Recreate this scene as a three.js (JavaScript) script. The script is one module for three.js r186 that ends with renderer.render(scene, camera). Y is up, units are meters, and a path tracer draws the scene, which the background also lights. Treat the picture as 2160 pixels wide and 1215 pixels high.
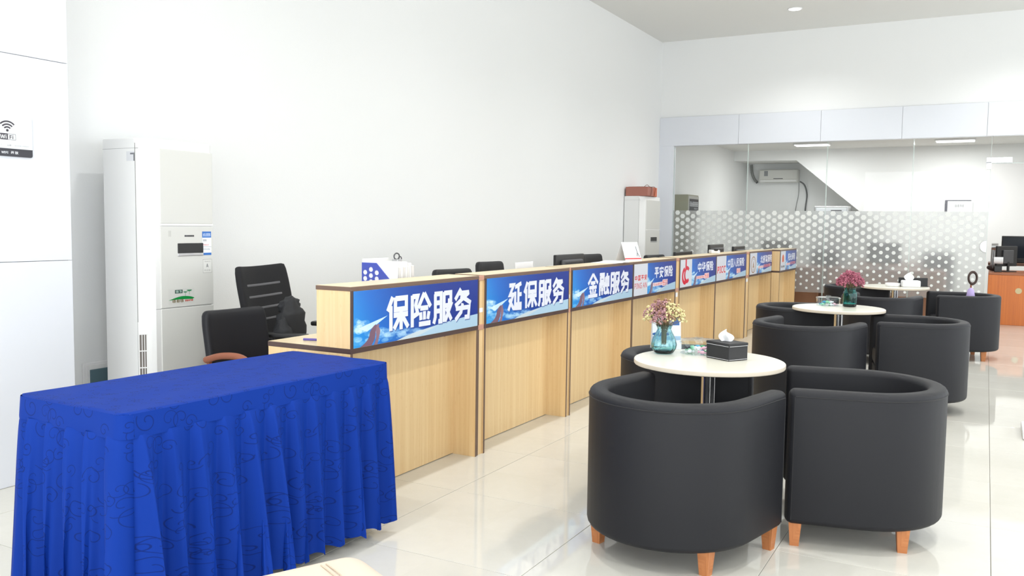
import * as THREE from 'three';
import { RoundedBoxGeometry } from 'three/addons/geometries/RoundedBoxGeometry.js';
import { mergeGeometries, mergeVertices, toCreasedNormals } from 'three/addons/utils/BufferGeometryUtils.js';
import { RectAreaLightUniformsLib } from 'three/addons/lights/RectAreaLightUniformsLib.js';
RectAreaLightUniformsLib.init();

// ------------------------------------------------------------------ camera, sky, lights, exposure
const scene = new THREE.Scene();
const camera = new THREE.PerspectiveCamera(2 * Math.atan(607.5 / 1829) * 180 / Math.PI, 2160 / 1215, 0.05, 200);
camera.position.set(2.563, 1.3605, 3.1465);
camera.rotation.set(-0.0734, 0.4994, 0.0134, 'YXZ');
const renderer = new THREE.WebGLRenderer();
renderer.toneMapping = THREE.LinearToneMapping;
renderer.toneMappingExposure = 0.585;
renderer.shadowMap.enabled = true;
scene.background = new THREE.Color().setRGB(2.2, 2.35, 2.5);

const XW = -2.18, ZB = -10.52, HC = 4.32, XR = 8.2, ZF = 8.0;      // room: counter wall, glass wall, ceiling, window wall, street wall
// daylight through the two glazed openings (right and street side): an area light just inside each
function daylight(w, h, x, y, z, tx, ty, tz, power) {
  const l = new THREE.RectAreaLight(new THREE.Color().setRGB(0.95, 0.98, 1.0), power, w, h);
  l.position.set(x, y, z); l.lookAt(tx, ty, tz); l.castShadow = true; scene.add(l);
}
daylight(16.6, 2.9, XR - 0.16, 1.85, -1.2, -5, 1.85, -1.2, 3.0);
daylight(8.4, 2.9, 3.0, 1.85, ZF - 0.16, 3.0, 1.85, -5, 8.0);

// ------------------------------------------------------------------ helpers
let seed = 7;
const rnd = () => { seed = (seed * 1664525 + 1013904223) >>> 0; return seed / 4294967296; };
const rr = (a, b) => a + (b - a) * rnd();
const used = {};
function numbered(n) { const k = used[n] = (used[n] || 0) + 1; return k === 1 ? n : n + '_' + String(k - 1).padStart(3, '0'); }
const UD = (o, label, category, group) => { o.userData.label = label; o.userData.category = category; if (group) o.userData.group = group; return o; };
function thing(name, label, category, p = [0, 0, 0], turn = 0, group) {
  const o = new THREE.Group(); o.name = numbered(name); o.position.set(...p); o.rotation.y = turn; scene.add(o);
  return UD(o, label, category, group);
}
function obj(name, g, m, parent = scene, label) {
  const geo = Array.isArray(g) ? merge(g) : g;
  const o = new THREE.Mesh(geo, m); o.name = parent === scene ? numbered(name) : name; o.castShadow = o.receiveShadow = true;
  if (label) o.userData.label = label;
  parent.add(o); return o;
}
const one = (name, g, m, label, category, group) => UD(obj(name, g, m), label, category, group);
function struct(name, g, m) { const o = obj(name, g, m); o.userData.kind = 'structure'; return o; }
function structGroup(name) { const o = new THREE.Group(); o.name = name; o.userData.kind = 'structure'; scene.add(o); return o; }
function merge(list) {
  return mergeGeometries(list.map((g) => {
    let q = g.index ? g.toNonIndexed() : g.clone();
    for (const k of Object.keys(q.attributes)) if (!['position', 'normal', 'uv'].includes(k)) q.deleteAttribute(k);
    return q;
  }));
}
function uvm(g, s = 1) {                                             // uv in metres from the dominant direction of each face
  if (g.index) g = g.toNonIndexed();
  const p = g.attributes.position, n = g.attributes.normal, uv = new Float32Array(p.count * 2);
  for (let i = 0; i < p.count; i++) {
    const ax = Math.abs(n.getX(i)), ay = Math.abs(n.getY(i)), az = Math.abs(n.getZ(i));
    let u, v;
    if (ax >= ay && ax >= az) { u = p.getZ(i); v = p.getY(i); } else if (ay >= az) { u = p.getX(i); v = p.getZ(i); } else { u = p.getX(i); v = p.getY(i); }
    uv[2 * i] = u * s; uv[2 * i + 1] = v * s;
  }
  g.setAttribute('uv', new THREE.BufferAttribute(uv, 2)); return g;
}
const bx = (x0, x1, y0, y1, z0, z1) => uvm(new THREE.BoxGeometry(x1 - x0, y1 - y0, z1 - z0).translate((x0 + x1) / 2, (y0 + y1) / 2, (z0 + z1) / 2));
const rb = (x0, x1, y0, y1, z0, z1, r = 0.004, seg = 2) => uvm(new RoundedBoxGeometry(x1 - x0, y1 - y0, z1 - z0, seg, Math.min(r, (x1 - x0) * 0.49, (y1 - y0) * 0.49, (z1 - z0) * 0.49)).translate((x0 + x1) / 2, (y0 + y1) / 2, (z0 + z1) / 2));
const cyl = (r0, r1, h, x, y, z, n = 24) => new THREE.CylinderGeometry(r0, r1, h, n).translate(x, y + h / 2, z);   // r0 = top
const V = (x, y, z) => new THREE.Vector3(x, y, z);
const tube = (pts, r, seg = 24, n = 8, closed = false) => new THREE.TubeGeometry(new THREE.CatmullRomCurve3(pts.map((q) => V(...q)), closed), seg, r, n, closed);
const lathe = (pts, n = 40) => new THREE.LatheGeometry(pts.map((q) => new THREE.Vector2(...q)), n);
function prism(pts, y0, y1, bevel = 0.004, bseg = 2, holes = []) {   // outline in (x, z), standing from y0 to y1
  const s = new THREE.Shape(pts.map(([x, z]) => new THREE.Vector2(x, -z)));
  for (const h of holes) s.holes.push(new THREE.Path(h.map(([x, z]) => new THREE.Vector2(x, -z))));
  const g = new THREE.ExtrudeGeometry(s, { depth: Math.max(1e-4, y1 - y0 - 2 * bevel), bevelEnabled: bevel > 0, bevelThickness: bevel, bevelSize: bevel, bevelOffset: -bevel, bevelSegments: bseg, curveSegments: 16 });
  g.rotateX(-Math.PI / 2); g.translate(0, y0 + bevel, 0); return g;
}
function wallPoly(pts, z0, z1) {                                     // outline in (x, y), from z0 to z1
  const s = new THREE.Shape(pts.map(([x, y]) => new THREE.Vector2(x, y)));
  return uvm(new THREE.ExtrudeGeometry(s, { depth: z1 - z0, bevelEnabled: false }).translate(0, 0, z0));
}
const smooth = (g, a = 0.7) => toCreasedNormals(g, a);

// ------------------------------------------------------------------ textures and materials
const canvas = (w, h) => { const c = document.createElement('canvas'); c.width = w; c.height = h; return [c, c.getContext('2d')]; };
function ctex(c, srgb = true, rep) {
  const t = new THREE.CanvasTexture(c); if (srgb) t.colorSpace = THREE.SRGBColorSpace;
  t.magFilter = THREE.LinearFilter; if (rep) { t.wrapS = t.wrapT = THREE.RepeatWrapping; t.repeat.set(...rep); } return t;
}
function noise2(w, h, sx, sy) {                                      // tileable value noise
  const g = []; for (let i = 0; i < sx * sy; i++) g.push(rnd());
  return (x, y) => {
    const fx = x / w * sx, fy = y / h * sy, ix = Math.floor(fx), iy = Math.floor(fy); let tx = fx - ix, ty = fy - iy;
    tx = tx * tx * (3 - 2 * tx); ty = ty * ty * (3 - 2 * ty);
    const q = (a, b) => g[((b % sy) + sy) % sy * sx + ((a % sx) + sx) % sx];
    return (q(ix, iy) * (1 - tx) + q(ix + 1, iy) * tx) * (1 - ty) + (q(ix, iy + 1) * (1 - tx) + q(ix + 1, iy + 1) * tx) * ty;
  };
}
function dtex(w, h, f, srgb, rep) {
  const d = new Uint8Array(w * h * 4);
  for (let y = 0; y < h; y++) for (let x = 0; x < w; x++) { const c = f(x, y), i = (y * w + x) * 4; d[i] = c[0]; d[i + 1] = c[1]; d[i + 2] = c[2]; d[i + 3] = 255; }
  const t = new THREE.DataTexture(d, w, h); t.magFilter = THREE.LinearFilter; t.wrapS = t.wrapT = THREE.RepeatWrapping; t.repeat.set(...rep);
  if (srgb) t.colorSpace = THREE.SRGBColorSpace; t.needsUpdate = true; return t;
}
function woodTex(a, b, rep, w = 512, h = 512) {                      // grain runs along v
  const n1 = noise2(w, h, 90, 3), n2 = noise2(w, h, 256, 10), n3 = noise2(w, h, 14, 2), n4 = noise2(w, h, 200, 60);
  return dtex(w, h, (x, y) => {
    const t = Math.min(1, Math.max(0, 0.45 * n1(x, y) + 0.25 * n2(x, y) + 0.25 * n3(x, y) + (n4(x, y) > 0.86 ? 0.22 : 0)));
    return [0, 1, 2].map((k) => a[k] + (b[k] - a[k]) * t);
  }, true, rep);
}
const S = (o) => new THREE.MeshStandardMaterial(o);
const P = (o) => new THREE.MeshPhysicalMaterial(o);
const lin = (r, g, b) => new THREE.Color().setRGB(r, g, b);
const fineBump = (() => { const n = noise2(256, 256, 128, 128), m = noise2(256, 256, 40, 40); return (rep) => dtex(256, 256, (x, y) => { const v = 255 * (0.6 * n(x, y) + 0.4 * m(x, y)); return [v, v, v]; }, false, rep); })();
const M = {
  wall: S({ color: lin(0.86, 0.87, 0.87), roughness: 0.9, bumpMap: fineBump([4, 4]), bumpScale: 0.0004 }),
  ceiling: S({ color: lin(0.8, 0.8, 0.78), roughness: 0.95 }),
  clad: P({ color: lin(0.74, 0.765, 0.82), roughness: 0.35 }),
  gap: S({ color: '#77777a', roughness: 0.9 }),
  slab: S({ color: '#8d8a82', roughness: 0.9 }),
  wood: S({ map: woodTex([240, 213, 166], [223, 187, 134], [1.1, 0.55]), roughness: 0.42 }),
  woodTopLit: S({ map: woodTex([232, 216, 180], [214, 192, 150], [1.1, 0.55]), roughness: 0.3 }),  // same maple as the panels, painted paler as though the light caught it
  band: S({ color: '#6d5546', roughness: 0.4 }),
  bandDark: S({ color: '#4c3833', roughness: 0.4 }),
  bandPink: S({ color: '#c08e78', roughness: 0.5 }),
  deskOrange: S({ map: woodTex([216, 124, 52], [186, 96, 34], [1.4, 0.6]), roughness: 0.35 }),
  leather: P({ color: lin(0.0068, 0.0072, 0.0105), roughness: 0.5, specularIntensity: 0.7, bumpMap: fineBump([40, 40]), bumpScale: 0.0003 }),
  leather2: P({ color: lin(0.011, 0.011, 0.013), roughness: 0.5, bumpMap: fineBump([40, 40]), bumpScale: 0.0003 }),
  blackFabric: S({ color: lin(0.012, 0.012, 0.014), roughness: 0.95 }),
  jacket: S({ color: lin(0.016, 0.017, 0.02), roughness: 0.8 }),
  greySlot: S({ color: lin(0.13, 0.13, 0.14), roughness: 0.9 }),
  black: S({ color: lin(0.015, 0.015, 0.016), roughness: 0.4 }),
  blackGloss: P({ color: lin(0.012, 0.012, 0.013), roughness: 0.12 }),
  darkGrey: S({ color: lin(0.07, 0.07, 0.075), roughness: 0.5 }),
  cream: P({ color: lin(0.6, 0.5, 0.41), roughness: 0.5, bumpMap: fineBump([30, 30]), bumpScale: 0.0003 }),
  creamThread: S({ color: lin(0.5, 0.41, 0.31), roughness: 0.8 }),
  leg: S({ map: woodTex([196, 130, 80], [166, 100, 56], [6, 2], 128, 128), roughness: 0.45 }),
  tableTop: P({ color: lin(0.78, 0.76, 0.66), roughness: 0.22 }),
  tableEdge: S({ color: lin(0.72, 0.64, 0.52), roughness: 0.5 }),
  chrome: P({ color: lin(0.62, 0.62, 0.63), metalness: 1, roughness: 0.18 }),
  steel: P({ color: lin(0.55, 0.55, 0.56), metalness: 1, roughness: 0.35 }),
  acBody: P({ color: lin(0.82, 0.82, 0.81), roughness: 0.35 }),
  acFront: P({ color: lin(0.66, 0.66, 0.63), roughness: 0.4 }),
  seam: S({ color: lin(0.25, 0.25, 0.24), roughness: 0.8 }),
  louver: S({ color: lin(0.16, 0.14, 0.125), roughness: 0.7 }),
  white: S({ color: lin(0.85, 0.85, 0.85), roughness: 0.6 }),
  paper: S({ color: lin(0.82, 0.82, 0.83), roughness: 0.85 }),
  glass: P({ color: lin(0.96, 0.98, 0.975), roughness: 0.0, transmission: 1, thickness: 0, ior: 1.5, specularIntensity: 0.35 }),
  glassEdge: P({ color: lin(0.55, 0.66, 0.63), roughness: 0.15 }),
  film: P({ color: lin(0.86, 0.87, 0.87), roughness: 0.26, transmission: 0.84, thickness: 0.002, ior: 1.35, specularIntensity: 0.5 }),
  dots: S({ color: lin(0.78, 0.8, 0.78), roughness: 0.7, side: THREE.DoubleSide }),
  acrylic: P({ color: lin(0.93, 0.96, 0.97), roughness: 0.02, transmission: 1, thickness: 0, ior: 1.49 }),
  tealGlass: P({ color: lin(1, 1, 1), roughness: 0.03, transmission: 1, thickness: 0.004, ior: 1.45, attenuationColor: lin(0.22, 0.68, 0.74), attenuationDistance: 0.014 }),
  greenGlass: P({ color: lin(1, 1, 1), roughness: 0.03, transmission: 1, thickness: 0.004, ior: 1.45, attenuationColor: lin(0.03, 0.42, 0.40), attenuationDistance: 0.006 }),
  tissue: P({ color: lin(0.86, 0.87, 0.88), roughness: 0.95, side: THREE.DoubleSide }),
  redBrown: S({ color: lin(0.27, 0.085, 0.04), roughness: 0.4 }),
  ledTrim: S({ color: lin(0.8, 0.8, 0.8), roughness: 0.5 }),
  led: S({ color: lin(0.9, 0.9, 0.9), emissive: lin(1, 1, 0.98), emissiveIntensity: 4, roughness: 0.5 }),
  olive: S({ color: lin(0.32, 0.26, 0.15), roughness: 0.5 }),
};
const flat = (hex, r = 0.6) => S({ color: hex, roughness: r });

// Chinese characters as strokes on a 100 x 100 grid
const GL = {
  '保': [[[28, 2], [6, 42]], [[20, 28], [20, 100]], [[40, 8], [90, 8], [90, 40], [40, 40], [40, 4]], [[32, 56], [98, 56]], [[66, 40], [66, 100]], [[62, 58], [34, 96]], [[70, 58], [99, 96]]],
  '险': [[[8, 4], [8, 100]], [[8, 8], [34, 8], [24, 34], [34, 60], [12, 68]], [[66, 0], [36, 44]], [[66, 0], [98, 44]], [[46, 46], [86, 46]], [[48, 58], [50, 82]], [[67, 56], [67, 82]], [[90, 58], [84, 82]], [[40, 94], [98, 94]]],
  '服': [[[12, 8], [12, 80], [4, 100]], [[7, 8], [42, 8], [42, 95], [28, 95]], [[12, 36], [42, 36]], [[12, 62], [42, 62]], [[58, 4], [58, 100]], [[58, 8], [94, 8], [94, 34], [78, 34]], [[60, 48], [94, 48], [64, 98]], [[70, 56], [98, 96]]],
  '务': [[[40, 0], [8, 34]], [[32, 14], [86, 14], [8, 54]], [[38, 22], [98, 50]], [[12, 63], [88, 63], [84, 95], [62, 95]], [[50, 48], [42, 76], [10, 100]]],
  '延': [[[10, 8], [40, 8], [16, 42], [38, 42], [6, 98]], [[10, 58], [40, 92], [98, 95]], [[94, 4], [50, 16]], [[74, 12], [74, 80]], [[74, 44], [97, 44]], [[52, 32], [52, 80], [98, 80]]],
  '金': [[[50, 0], [4, 42]], [[50, 0], [96, 42]], [[28, 38], [72, 38]], [[14, 58], [86, 58]], [[50, 38], [50, 96]], [[24, 68], [34, 88]], [[76, 68], [66, 88]], [[6, 95], [94, 95]]],
  '融': [[[4, 6], [54, 6]], [[12, 18], [46, 18], [46, 36], [12, 36], [12, 15]], [[6, 100], [6, 49], [54, 49], [54, 96]], [[18, 56], [24, 66]], [[42, 56], [36, 66]], [[16, 73], [44, 73]], [[30, 73], [30, 98]], [[64, 22], [96, 22], [96, 56], [64, 56], [64, 19]], [[80, 2], [80, 90]], [[60, 92], [98, 86]], [[88, 74], [98, 98]]],
  '平': [[[8, 8], [92, 8]], [[26, 20], [34, 46]], [[76, 20], [66, 46]], [[2, 57], [98, 57]], [[50, 8], [50, 100]]],
  '安': [[[50, 0], [50, 12]], [[8, 34], [8, 15], [92, 15], [92, 34]], [[40, 26], [24, 66], [86, 98]], [[70, 48], [50, 80], [8, 98]], [[2, 48], [98, 48]]],
  '中': [[[10, 24], [90, 24], [90, 66], [10, 66], [10, 20]], [[50, 0], [50, 100]]],
  '国': [[[8, 6], [92, 6], [92, 95], [8, 95], [8, 2]], [[26, 26], [74, 26]], [[30, 50], [70, 50]], [[24, 76], [76, 76]], [[50, 26], [50, 76]], [[62, 58], [72, 68]]],
  '华': [[[34, 0], [4, 36]], [[22, 20], [22, 52]], [[88, 8], [52, 30]], [[58, 2], [58, 46], [94, 46], [94, 32]], [[2, 66], [98, 66]], [[50, 52], [50, 100]]],
  '人': [[[50, 2], [46, 40], [4, 98]], [[48, 34], [96, 98]]],
  '民': [[[14, 8], [86, 8], [86, 34], [14, 34]], [[14, 4], [14, 96], [46, 84]], [[14, 56], [92, 56]], [[50, 34], [62, 74], [92, 96], [95, 74]]],
  '北': [[[34, 4], [34, 98]], [[4, 34], [34, 34]], [[2, 86], [34, 72]], [[62, 4], [62, 92], [96, 92], [96, 72]], [[95, 24], [62, 46]]],
  '部': [[[28, 0], [28, 12]], [[4, 15], [54, 15]], [[14, 22], [20, 42]], [[46, 22], [38, 42]], [[2, 47], [57, 47]], [[10, 61], [48, 61], [48, 95], [10, 95], [10, 58]], [[70, 4], [70, 100]], [[70, 8], [95, 8], [82, 38], [96, 60], [74, 70]]],
  '湾': [[[6, 4], [20, 16]], [[2, 34], [16, 44]], [[4, 98], [20, 62]], [[62, 0], [62, 10]], [[30, 13], [98, 13]], [[50, 13], [46, 44]], [[74, 13], [74, 44]], [[34, 24], [28, 40]], [[88, 22], [96, 38]], [[36, 55], [90, 55], [90, 67], [40, 67], [36, 81], [94, 81], [86, 98], [70, 98]]],
  '阳': [[[10, 4], [10, 100]], [[10, 8], [38, 8], [26, 36], [38, 60], [14, 68]], [[54, 8], [94, 8], [94, 95], [54, 95], [54, 4]], [[54, 52], [94, 52]]],
  '光': [[[50, 0], [50, 44]], [[16, 10], [28, 36]], [[84, 10], [70, 36]], [[2, 46], [98, 46]], [[36, 46], [32, 76], [4, 98]], [[64, 46], [64, 94], [97, 94], [97, 72]]],
  '开': [[[8, 10], [92, 10]], [[2, 48], [98, 48]], [[32, 10], [32, 60], [8, 98]], [[68, 10], [68, 100]]],
  '放': [[[26, 0], [30, 12]], [[2, 17], [52, 17]], [[22, 17], [20, 60], [4, 98]], [[22, 42], [46, 42], [42, 94], [28, 95]], [[70, 0], [56, 34]], [[62, 19], [98, 19]], [[88, 20], [78, 60], [50, 98]], [[62, 38], [74, 70], [98, 98]]],
};
function glyphs(c, text, x, y, cw, ch, lw, color, pitch) {           // lw: share of the cell
  c.save(); c.strokeStyle = color; c.lineJoin = 'miter'; c.lineCap = 'butt'; c.miterLimit = 3;
  [...text].forEach((t, i) => {
    for (const s of GL[t]) {
      c.beginPath();
      s.forEach(([a, b], k) => { const px = x + i * pitch + a / 100 * cw, py = y + b / 100 * ch; k ? c.lineTo(px, py) : c.moveTo(px, py); });
      c.lineWidth = lw * cw; c.stroke();
    }
  });
  c.restore();
}
function marks(c, x, y, w, h, n, color) {                            // print too small to read
  c.save(); c.strokeStyle = color; c.lineWidth = Math.max(1, h * 0.11);
  for (let i = 0; i < n; i++) { const cx = x + (i + 0.1) * w / n, cw = w / n * 0.8; for (const [a, b, d, e] of [[0, 0.12, 1, 0.12], [0, 0.5, 1, 0.5], [0.05, 0.9, 1, 0.9], [0.5, 0, 0.5, 1], [rr(0.05, 0.3), 0.2, rr(0, 0.2), 0.85], [rr(0.7, 0.95), 0.2, rr(0.8, 1), 0.85]]) { if (rnd() < 0.14) continue; c.beginPath(); c.moveTo(cx + a * cw, y + b * h); c.lineTo(cx + d * cw, y + e * h); c.stroke(); } }
  c.restore();
}
function skyPrint(c, x0, w, h) {                                     // the blue poster: sky, clouds, white sweep, raised hands with a paper plane
  c.save(); c.beginPath(); c.rect(x0, 0, w, h); c.clip(); c.translate(x0, 0);
  let g = c.createLinearGradient(0, h * 1.05, w * 0.62, -h * 0.25);
  g.addColorStop(0, '#2f9ade'); g.addColorStop(0.28, '#1668c2'); g.addColorStop(0.6, '#0a459f'); g.addColorStop(1, '#072c88');
  c.fillStyle = g; c.fillRect(0, 0, w, h);
  for (let i = 0; i < 90; i++) { const t = rnd(), cx = t * w * 0.5, cy = h * (0.95 - 0.32 * rnd() * (1 - t * 0.8)), r = h * rr(0.02, 0.07); c.fillStyle = `rgba(205,235,248,${rr(0.08, 0.34)})`; c.beginPath(); c.ellipse(cx, cy, r * 2.1, r * 0.8, 0, 0, 7); c.fill(); }
  for (let i = 0; i < 26; i++) { c.fillStyle = `rgba(225,243,250,${rr(0.15, 0.4)})`; c.beginPath(); c.ellipse(w * rr(0, 0.09), h * rr(0.5, 0.74), h * rr(0.04, 0.1), h * rr(0.02, 0.06), 0, 0, 7); c.fill(); }
  c.fillStyle = '#a9c6da'; c.beginPath(); c.moveTo(w * 0.30, h); c.quadraticCurveTo(w * 0.52, h * 0.82, w, h * 0.74); c.lineTo(w, h); c.closePath(); c.fill();
  c.fillStyle = '#c3d0d6'; c.beginPath(); c.moveTo(w * 0.30, h); c.quadraticCurveTo(w * 0.46, h * 0.86, w * 0.62, h * 0.86); c.quadraticCurveTo(w * 0.5, h * 0.95, w * 0.44, h); c.closePath(); c.fill();
  c.fillStyle = 'rgba(214,235,247,0.9)'; c.beginPath(); c.moveTo(w * 0.03, h * 0.66); c.lineTo(w * 0.235, h * 0.5); c.lineTo(w * 0.16, h * 0.63); c.lineTo(w * 0.09, h * 0.74); c.closePath(); c.fill();
  c.fillStyle = '#77596a'; c.beginPath(); c.moveTo(w * 0.042, h); c.bezierCurveTo(w * 0.09, h * 0.93, w * 0.105, h * 0.86, w * 0.108, h * 0.78); c.bezierCurveTo(w * 0.115, h * 0.71, w * 0.13, h * 0.66, w * 0.15, h * 0.63); c.lineTo(w * 0.158, h * 0.66); c.bezierCurveTo(w * 0.15, h * 0.72, w * 0.148, h * 0.8, w * 0.146, h * 0.86); c.bezierCurveTo(w * 0.14, h * 0.92, w * 0.13, h * 0.96, w * 0.12, h); c.closePath(); c.fill();
  c.fillStyle = '#8c6b78'; c.beginPath(); c.moveTo(w * 0.137, h); c.bezierCurveTo(w * 0.148, h * 0.93, w * 0.156, h * 0.87, w * 0.152, h * 0.8); c.bezierCurveTo(w * 0.15, h * 0.72, w * 0.155, h * 0.66, w * 0.163, h * 0.63); c.lineTo(w * 0.178, h * 0.64); c.lineTo(w * 0.17, h * 0.68); c.bezierCurveTo(w * 0.185, h * 0.74, w * 0.182, h * 0.8, w * 0.174, h * 0.86); c.bezierCurveTo(w * 0.168, h * 0.93, w * 0.165, h * 0.96, w * 0.162, h); c.closePath(); c.fill();
  c.restore();
}
function posterMat(draw, w, h) { const [cv, c] = canvas(w, h); draw(c, w, h); return P({ map: ctex(cv), roughness: 0.32 }); }
const bigSign = (text) => posterMat((c, w, h) => {
  skyPrint(c, 0, w, h);
  glyphs(c, text, w * 0.225 + 6, h * 0.16 + 8, w * 0.165, h * 0.64, 0.15, 'rgba(10,40,120,0.55)', w * 0.182);
  glyphs(c, text, w * 0.225, h * 0.16, w * 0.165, h * 0.64, 0.15, '#dee0ea', w * 0.182);
}, 1536, 384);
const firmSign = (text, num, logo) => posterMat((c, w, h) => {
  c.fillStyle = '#d2d5dd'; c.fillRect(0, 0, w, h);
  const x0 = w * 0.30; skyPrint(c, x0, w - x0, h);
  logo(c, w * 0.30, h);
  const n = [...text].length, cw = n > 5 ? 0.088 : n > 4 ? 0.1 : 0.105, pitch = cw * 1.12, tx = n > 5 ? 0.345 : 0.46;
  glyphs(c, text, w * tx, h * 0.16, w * cw, h * 0.36, 0.15, '#e0e2ec', w * pitch);
  c.textAlign = 'left'; c.textBaseline = 'alphabetic';
  if (num.length < 6) {
    c.save(); c.translate(w * 0.66, h * 0.8); c.scale(0.72, 1); c.font = `bold ${h * 0.24}px sans-serif`; c.lineJoin = 'round'; c.lineWidth = h * 0.05; c.strokeStyle = '#f0e6e6'; c.strokeText(num, 0, 0); c.fillStyle = '#e0342c'; c.fillText(num, 0, 0); c.restore();
    if (n < 6) { c.fillStyle = '#eadfe2'; c.fillRect(w * 0.43, h * 0.67, w * 0.23, h * 0.12); marks(c, w * 0.435, h * 0.685, w * 0.22, h * 0.09, 9, '#e0342c'); }
  } else {
    c.fillStyle = '#eadfe2'; c.fillRect(w * 0.36, h * 0.65, w * 0.24, h * 0.12); marks(c, w * 0.365, h * 0.665, w * 0.23, h * 0.09, 8, '#e0342c');
    marks(c, w * 0.61, h * 0.6, w * 0.34, h * 0.16, 9, '#f0e6e6'); marks(c, w * 0.612, h * 0.61, w * 0.335, h * 0.15, 9, '#e0342c');
  }
}, 1152, 320);
function fitText(c, t, x, y, w, size, col, bold) { c.save(); c.textAlign = 'left'; c.font = (bold ? 'bold ' : '') + size + 'px sans-serif'; c.fillStyle = col; c.translate(x, y); c.scale(w / c.measureText(t).width, 1); c.fillText(t, 0, 0); c.restore(); }
const logos = {
  peace: (c, w, h) => { glyphs(c, '中国平安', w * 0.05, h * 0.36, w * 0.2, h * 0.16, 0.12, '#cf2f35', w * 0.235); fitText(c, 'PING AN', w * 0.03, h * 0.78, w * 0.94, h * 0.24, '#cf2f35', false); },
  ring: (c, w, h) => {
    c.strokeStyle = '#d01237'; c.lineCap = 'butt'; c.save(); c.translate(w * 0.5, h * 0.56); c.scale(1, 1.15); c.lineWidth = w * 0.11;
    c.beginPath(); c.arc(w * 0.08, 0, w * 0.2, -0.75, 0.8, true); c.stroke();
    c.beginPath(); c.arc(-w * 0.1, w * 0.03, w * 0.2, 1.15, 4.6); c.stroke(); c.fillStyle = '#d01237'; c.fillRect(-w * 0.08, -w * 0.46, w * 0.12, w * 0.3); c.restore();
  },
  picc: (c, w, h) => { fitText(c, 'PICC', w * 0.05, h * 0.7, w * 0.9, h * 0.4, '#df1f2b', true); },
  seal: (c, w, h) => {
    c.save(); c.translate(w * 0.5, h * 0.55); c.scale(1, 1); c.strokeStyle = '#9a7350'; c.lineWidth = w * 0.05; c.beginPath(); c.arc(0, 0, w * 0.34, 0, 7); c.stroke(); c.lineWidth = w * 0.02; c.beginPath(); c.arc(0, 0, w * 0.25, 0, 7); c.stroke();
    c.fillStyle = '#9a7350'; c.fillRect(-w * 0.1, w * 0.06, w * 0.2, w * 0.07); c.beginPath(); c.moveTo(-w * 0.09, w * 0.05); c.lineTo(0, -w * 0.17); c.lineTo(w * 0.09, w * 0.05); c.closePath(); c.fill(); c.fillRect(-w * 0.06, w * 0.17, w * 0.12, w * 0.02); c.restore();
  },
  sun: (c, w, h) => { c.fillStyle = '#d9602f'; c.beginPath(); c.ellipse(w * 0.5, h * 0.38, w * 0.2, h * 0.2, 0, 0, 7); c.fill(); c.strokeStyle = '#c8512a'; c.lineWidth = h * 0.025; c.beginPath(); c.arc(w * 0.5, h * 0.72, w * 0.26, 3.7, 5.72); c.stroke(); glyphs(c, '阳光保险', w * 0.14, h * 0.75, w * 0.16, h * 0.1, 0.14, '#4a4a52', w * 0.185); },
};

// ------------------------------------------------------------------ the room
{ // floor: polished 0.8 m tiles with dark joints
  const f = structGroup('floor');
  obj('slab', bx(XW - 0.2, XR + 0.2, -0.25, -0.004, -17.2, ZF + 0.2), M.slab, f);
  const n1 = noise2(512, 512, 5, 5), n2 = noise2(512, 512, 40, 40), n3 = noise2(512, 512, 180, 180);
  const mk = (k) => P({ map: dtex(256, 256, (x, y) => { const t = 0.5 * n1(x + 97 * k, y + 61 * k) + 0.3 * n2(x + 31 * k, y) + 0.2 * n3(x, y); return [204 + 7 * t - k, 202 + 7 * t - k, 193 + 8 * t - k]; }, true, [1.2, 1.2]), roughness: 0.045, ior: 1.5, specularIntensity: 1 });
  const mats = [0, 1, 2].map(mk);
  const T = 0.8, tg = uvm(new RoundedBoxGeometry(T - 0.0025, 0.012, T - 0.0025, 1, 0.0012));
  let k = 0;
  for (let ix = -4; ix < 5; ix++) for (let iz = -14; iz < 7; iz++) {
    const cx = 0.24 + (ix + 0.5) * T, cz = 0.265 + (iz + 0.5) * T;
    const x0 = Math.max(cx - T / 2, XW), z0 = Math.max(cz - T / 2, -10.55); if (x0 > cx + T / 2 - 0.1 || z0 > cz + T / 2 - 0.1) continue;
    const whole = x0 === cx - T / 2 && z0 === cz - T / 2;
    const m = mats[(k++ * 7 + ix * ix) % 3];
    if (whole) { const o = obj('tile', tg, m, f); o.position.set(cx, -0.006, cz); }
    else obj('tile', rb(x0 + 0.0012, cx + T / 2 - 0.0012, -0.012, 0, z0 + 0.0012, cz + T / 2 - 0.0012, 0.0012, 1), m, f);
  }
  const xe = 0.24 + 5 * T, ze = 0.265 + 7 * T;
  obj('outer_paving', [bx(xe, XR, -0.012, 0, -10.55, ZF), bx(XW, xe, -0.012, 0, ze, ZF), bx(XW, XR, -0.012, 0, -17, -10.55)], mats[1], f);
}
struct('ceiling', [bx(XW - 0.2, XR + 0.2, HC, HC + 0.2, ZB - 0.12, ZF + 0.2)], M.ceiling);
struct('wall_left', bx(XW - 0.2, XW, -0.2, HC + 0.2, -17.2, ZF + 0.2), M.wall);
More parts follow.
